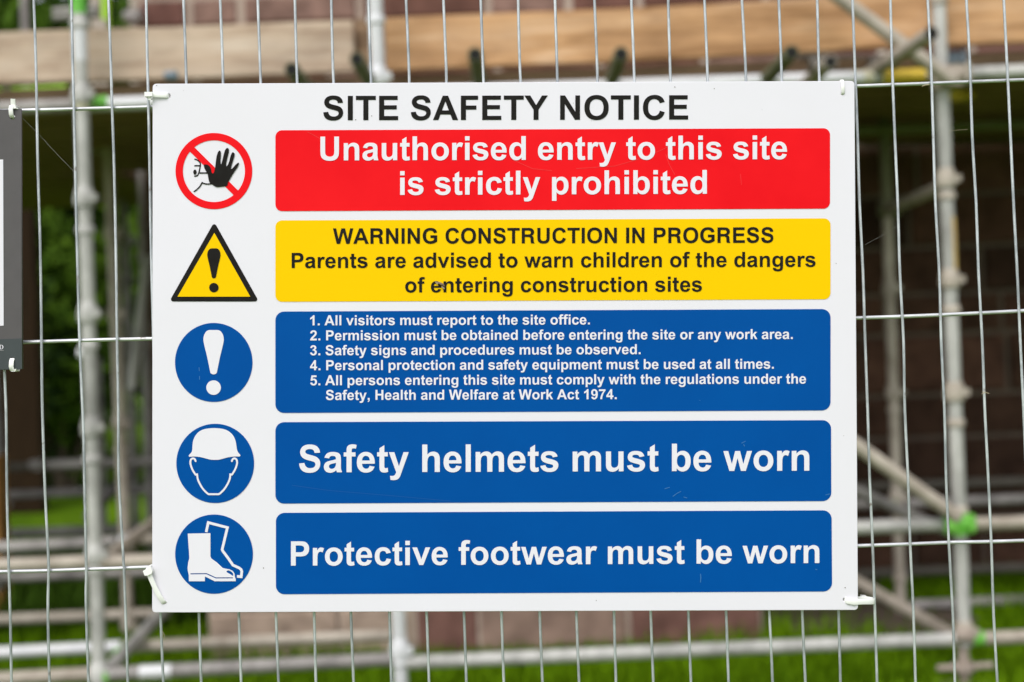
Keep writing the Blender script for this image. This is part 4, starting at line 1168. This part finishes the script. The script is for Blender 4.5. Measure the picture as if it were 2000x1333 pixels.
# ------------------------------------------------------------------ boards
def board(name, x0, x1, y0, y1, z0, z1, material, label, tilt=0.0, group=None, seed=0, sag=0.0):
    c = Vector(((x0+x1)/2, (y0+y1)/2, (z0+z1)/2))
    g = random.Random(seed)
    bm = bmesh.new()
    bmesh.ops.create_cube(bm, size=1)
    bmesh.ops.scale(bm, vec=(x1-x0, y1-y0, z1-z0), verts=bm.verts)
    long_e = [e for e in bm.edges if abs(e.verts[0].co.x - e.verts[1].co.x) > .1]
    bmesh.ops.subdivide_edges(bm, edges=long_e, cuts=14, use_grid_fill=True)
    for v in bm.verts:
        t = v.co.x/(x1-x0)*2
        v.co.z += sag*(1-t*t) + .002*math.sin(t*7+seed); v.co.y += .003*math.sin(t*5+seed*2)
    bmesh.ops.bevel(bm, geom=[e for e in bm.edges if e.calc_face_angle(0) > 1], offset=.004, segments=2, affect='EDGES')
    me = bpy.data.meshes.new(name); bm.to_mesh(me); bm.free()
    o = link(name, me, M[material])
    o.location = c; o.rotation_euler = (0, tilt, 0)
    tag(o, label, 'wooden board', group)
    return o
def toe(px0, px1, pyt, h, Y, material, label, tilt, seed, th=.038):
    """board on edge: its top edge runs through pixel height pyt at the middle"""
    a, b = W(px0, pyt, Y), W(px1, pyt, Y)
    c = W((px0+px1)/2, pyt, Y)
    L_ = abs(b.x-a.x)
    o = board('toe_board', -L_/2, L_/2, -th/2, th/2, -h/2, h/2, material, label, 0, 'boards on the scaffolding', seed)
    o.location = (c.x, Y, c.z - h/2); o.rotation_euler = (0, tilt, 0)
    return o
YT = 4.46
toe(-700, 691, 66, .163, YT, 'wood_pale', 'pale weathered toe board on edge across the upper left, in front of the trees', R(.25), 1)
toe(750, 2700, -6, .166, YT-.005, 'wood_warm', 'long warm orange toe board on edge along the top right', R(-.45), 2)
toe(691.5, 749, 39, .20, YT+.05, 'wood_dark', 'dark short board showing in the gap between the two long toe boards', R(0), 3)
zd = W(1000, 150, 4.5).z
names = ['front', 'second', 'third', 'fourth', 'fifth', 'sixth', 'seventh', 'eighth']
for k in range(8):
    y0 = 4.49 + k*.228
    board('deck_board', -4.2, 4.2, y0, y0+.222, zd-.002*(k % 3)-.02, zd-.002*(k % 3)+.018, 'wood_dark',
          f'brown deck board laid flat under the toe boards, {names[k]} from the front edge', 0, 'deck boards of the scaffolding', 10+k)
for k in range(6):
    y0 = 6.33 + k*.228
    board('deck_board', -4.2, -1.72, y0, y0+.222, zd-.002*(k % 3)-.02, zd-.002*(k % 3)+.018, 'wood_dark',
          f'short deck board at the left, {names[k+1] if k else "first"} behind the building corner', 0, 'deck boards of the scaffolding', 30+k)
# upright timber and an orange plank at the far left
tp = W(38, 700, 10.4)
mb = MB(); mb.box((-.26,-.06,0), (.15,.06,2.95))
M['timber'] = mat('timber', (.014,.008,.004), .85, spec=.1, var=.25, vscale=4, col2=(.034,.019,.009), stretch=(6,6,.6))  # brown darkened to stand in for the deck's shade
o = mb.build('timber_post', M['timber'], smooth=False); o.location = (tp.x, 10.4, 0)
bv = o.modifiers.new('bevel', 'BEVEL'); bv.width = .006
tag(o, 'dark brown upright timber behind the wires below the grey notice board', 'timber post')
q = W(-3, 990, 6.0)
mb = MB(); mb.box((-.022,-.06,0), (.022,.06,W(-3,890,6.0).z))
o = mb.build('timber_plank', M['wood_orange'], smooth=False); o.location = (q.x, 6.0, 0)
bv = o.modifiers.new('bevel', 'BEVEL'); bv.width = .004
tag(o, 'orange plank end standing at the extreme left edge', 'plank')

# ------------------------------------------------------------------ small things in focus on the fence and sign
ins = empty('insect', mat=sign_matrix((862,556), DS - L2*0 - .0012)); tag(ins, 'small brown fly resting on the yellow panel', 'insect')
M['fly_body'] = mat('fly_body', (.14,.075,.04), .6, var=.25, vscale=900, col2=(.28,.2,.13))
M['fly_wing'] = mat('fly_wing', (.30,.22,.15), .4)
def LI(x, y, n=0): return Vector(((x-862)*PXM, (556-y)*PXM, n))
mb = MB(); mb.tube([LI(855,551,.0002), LI(858,553,.0005), LI(863,556,.0007), LI(867,558.5,.0005), LI(869,560,.0002)], [.0003,.0009,.0012,.0010,.0003], 10)
mb.build('body', M['fly_body'], ins)
for pts in ([(858,554),(852,550),(849,551),(854,556)], [(864,559),(869,563),(868,566),(862,561)]):
    mb = MB(); k = [LI(x, y, .0008) for x, y in pts]; k2 = [v + Vector((0,0,.00008)) for v in k]
    mb.add(k + k2, [(0,1,2,3),(7,6,5,4),(0,4,5,1),(1,5,6,2),(2,6,7,3),(3,7,4,0)]); mb.build('wing', M['fly_wing'], ins, smooth=False)
M['straw'] = mat('straw', (.45,.36,.24), .8)
M['silk'] = mat('silk', (.5,.5,.48), .5)
def wisp(name, label, cat, pts, r, material, group=None):
    mb = MB(); mb.tube([W(x, y, Y) for x, y, Y in pts], r, 6)
    return tag(mb.build(name, M[material]), label, cat, group)
YW_ = YV - .003
wisp('straw_wisp', 'tiny dry straw caught under the top wire, right of the notice', 'straw', [(1801,169,YW_),(1806,167,YW_),(1815,165.5,YW_)], .0004, 'straw')
wisp('straw_wisp', 'thin dry stalk stuck to a wire high on the right', 'straw', [(1853,261,YW_),(1857,256,YW_),(1872,254.5,YW_),(1890,253.5,YW_)], .00009, 'straw')
wisp('straw_wisp', 'small dry stalk beside the lower right wires', 'straw', [(1917,770,YW_),(1924,767,YW_),(1932,769,YW_),(1918,765,YW_)], .00025, 'straw')
wisp('plant_curl', 'tiny dry curl of plant on the wire just under the notice', 'straw', [(316,1232,YW_),(320,1238,YW_),(322,1244,YW_),(314,1247,YW_),(319,1239,YW_)], .0002, 'straw')
wisp('spider_thread', 'long spider thread slanting down from the grey board', 'spider thread', [(42,229,YV),(75,262,YV+.004),(110,300,YV+.002),(146,337,YV)], .00006, 'silk', 'spider threads')
wisp('spider_thread', 'faint spider thread between two wires right of the notice', 'spider thread', [(1690,478,YV),(1720,462,YV),(1755,440,YV)], .00004, 'silk', 'spider threads')
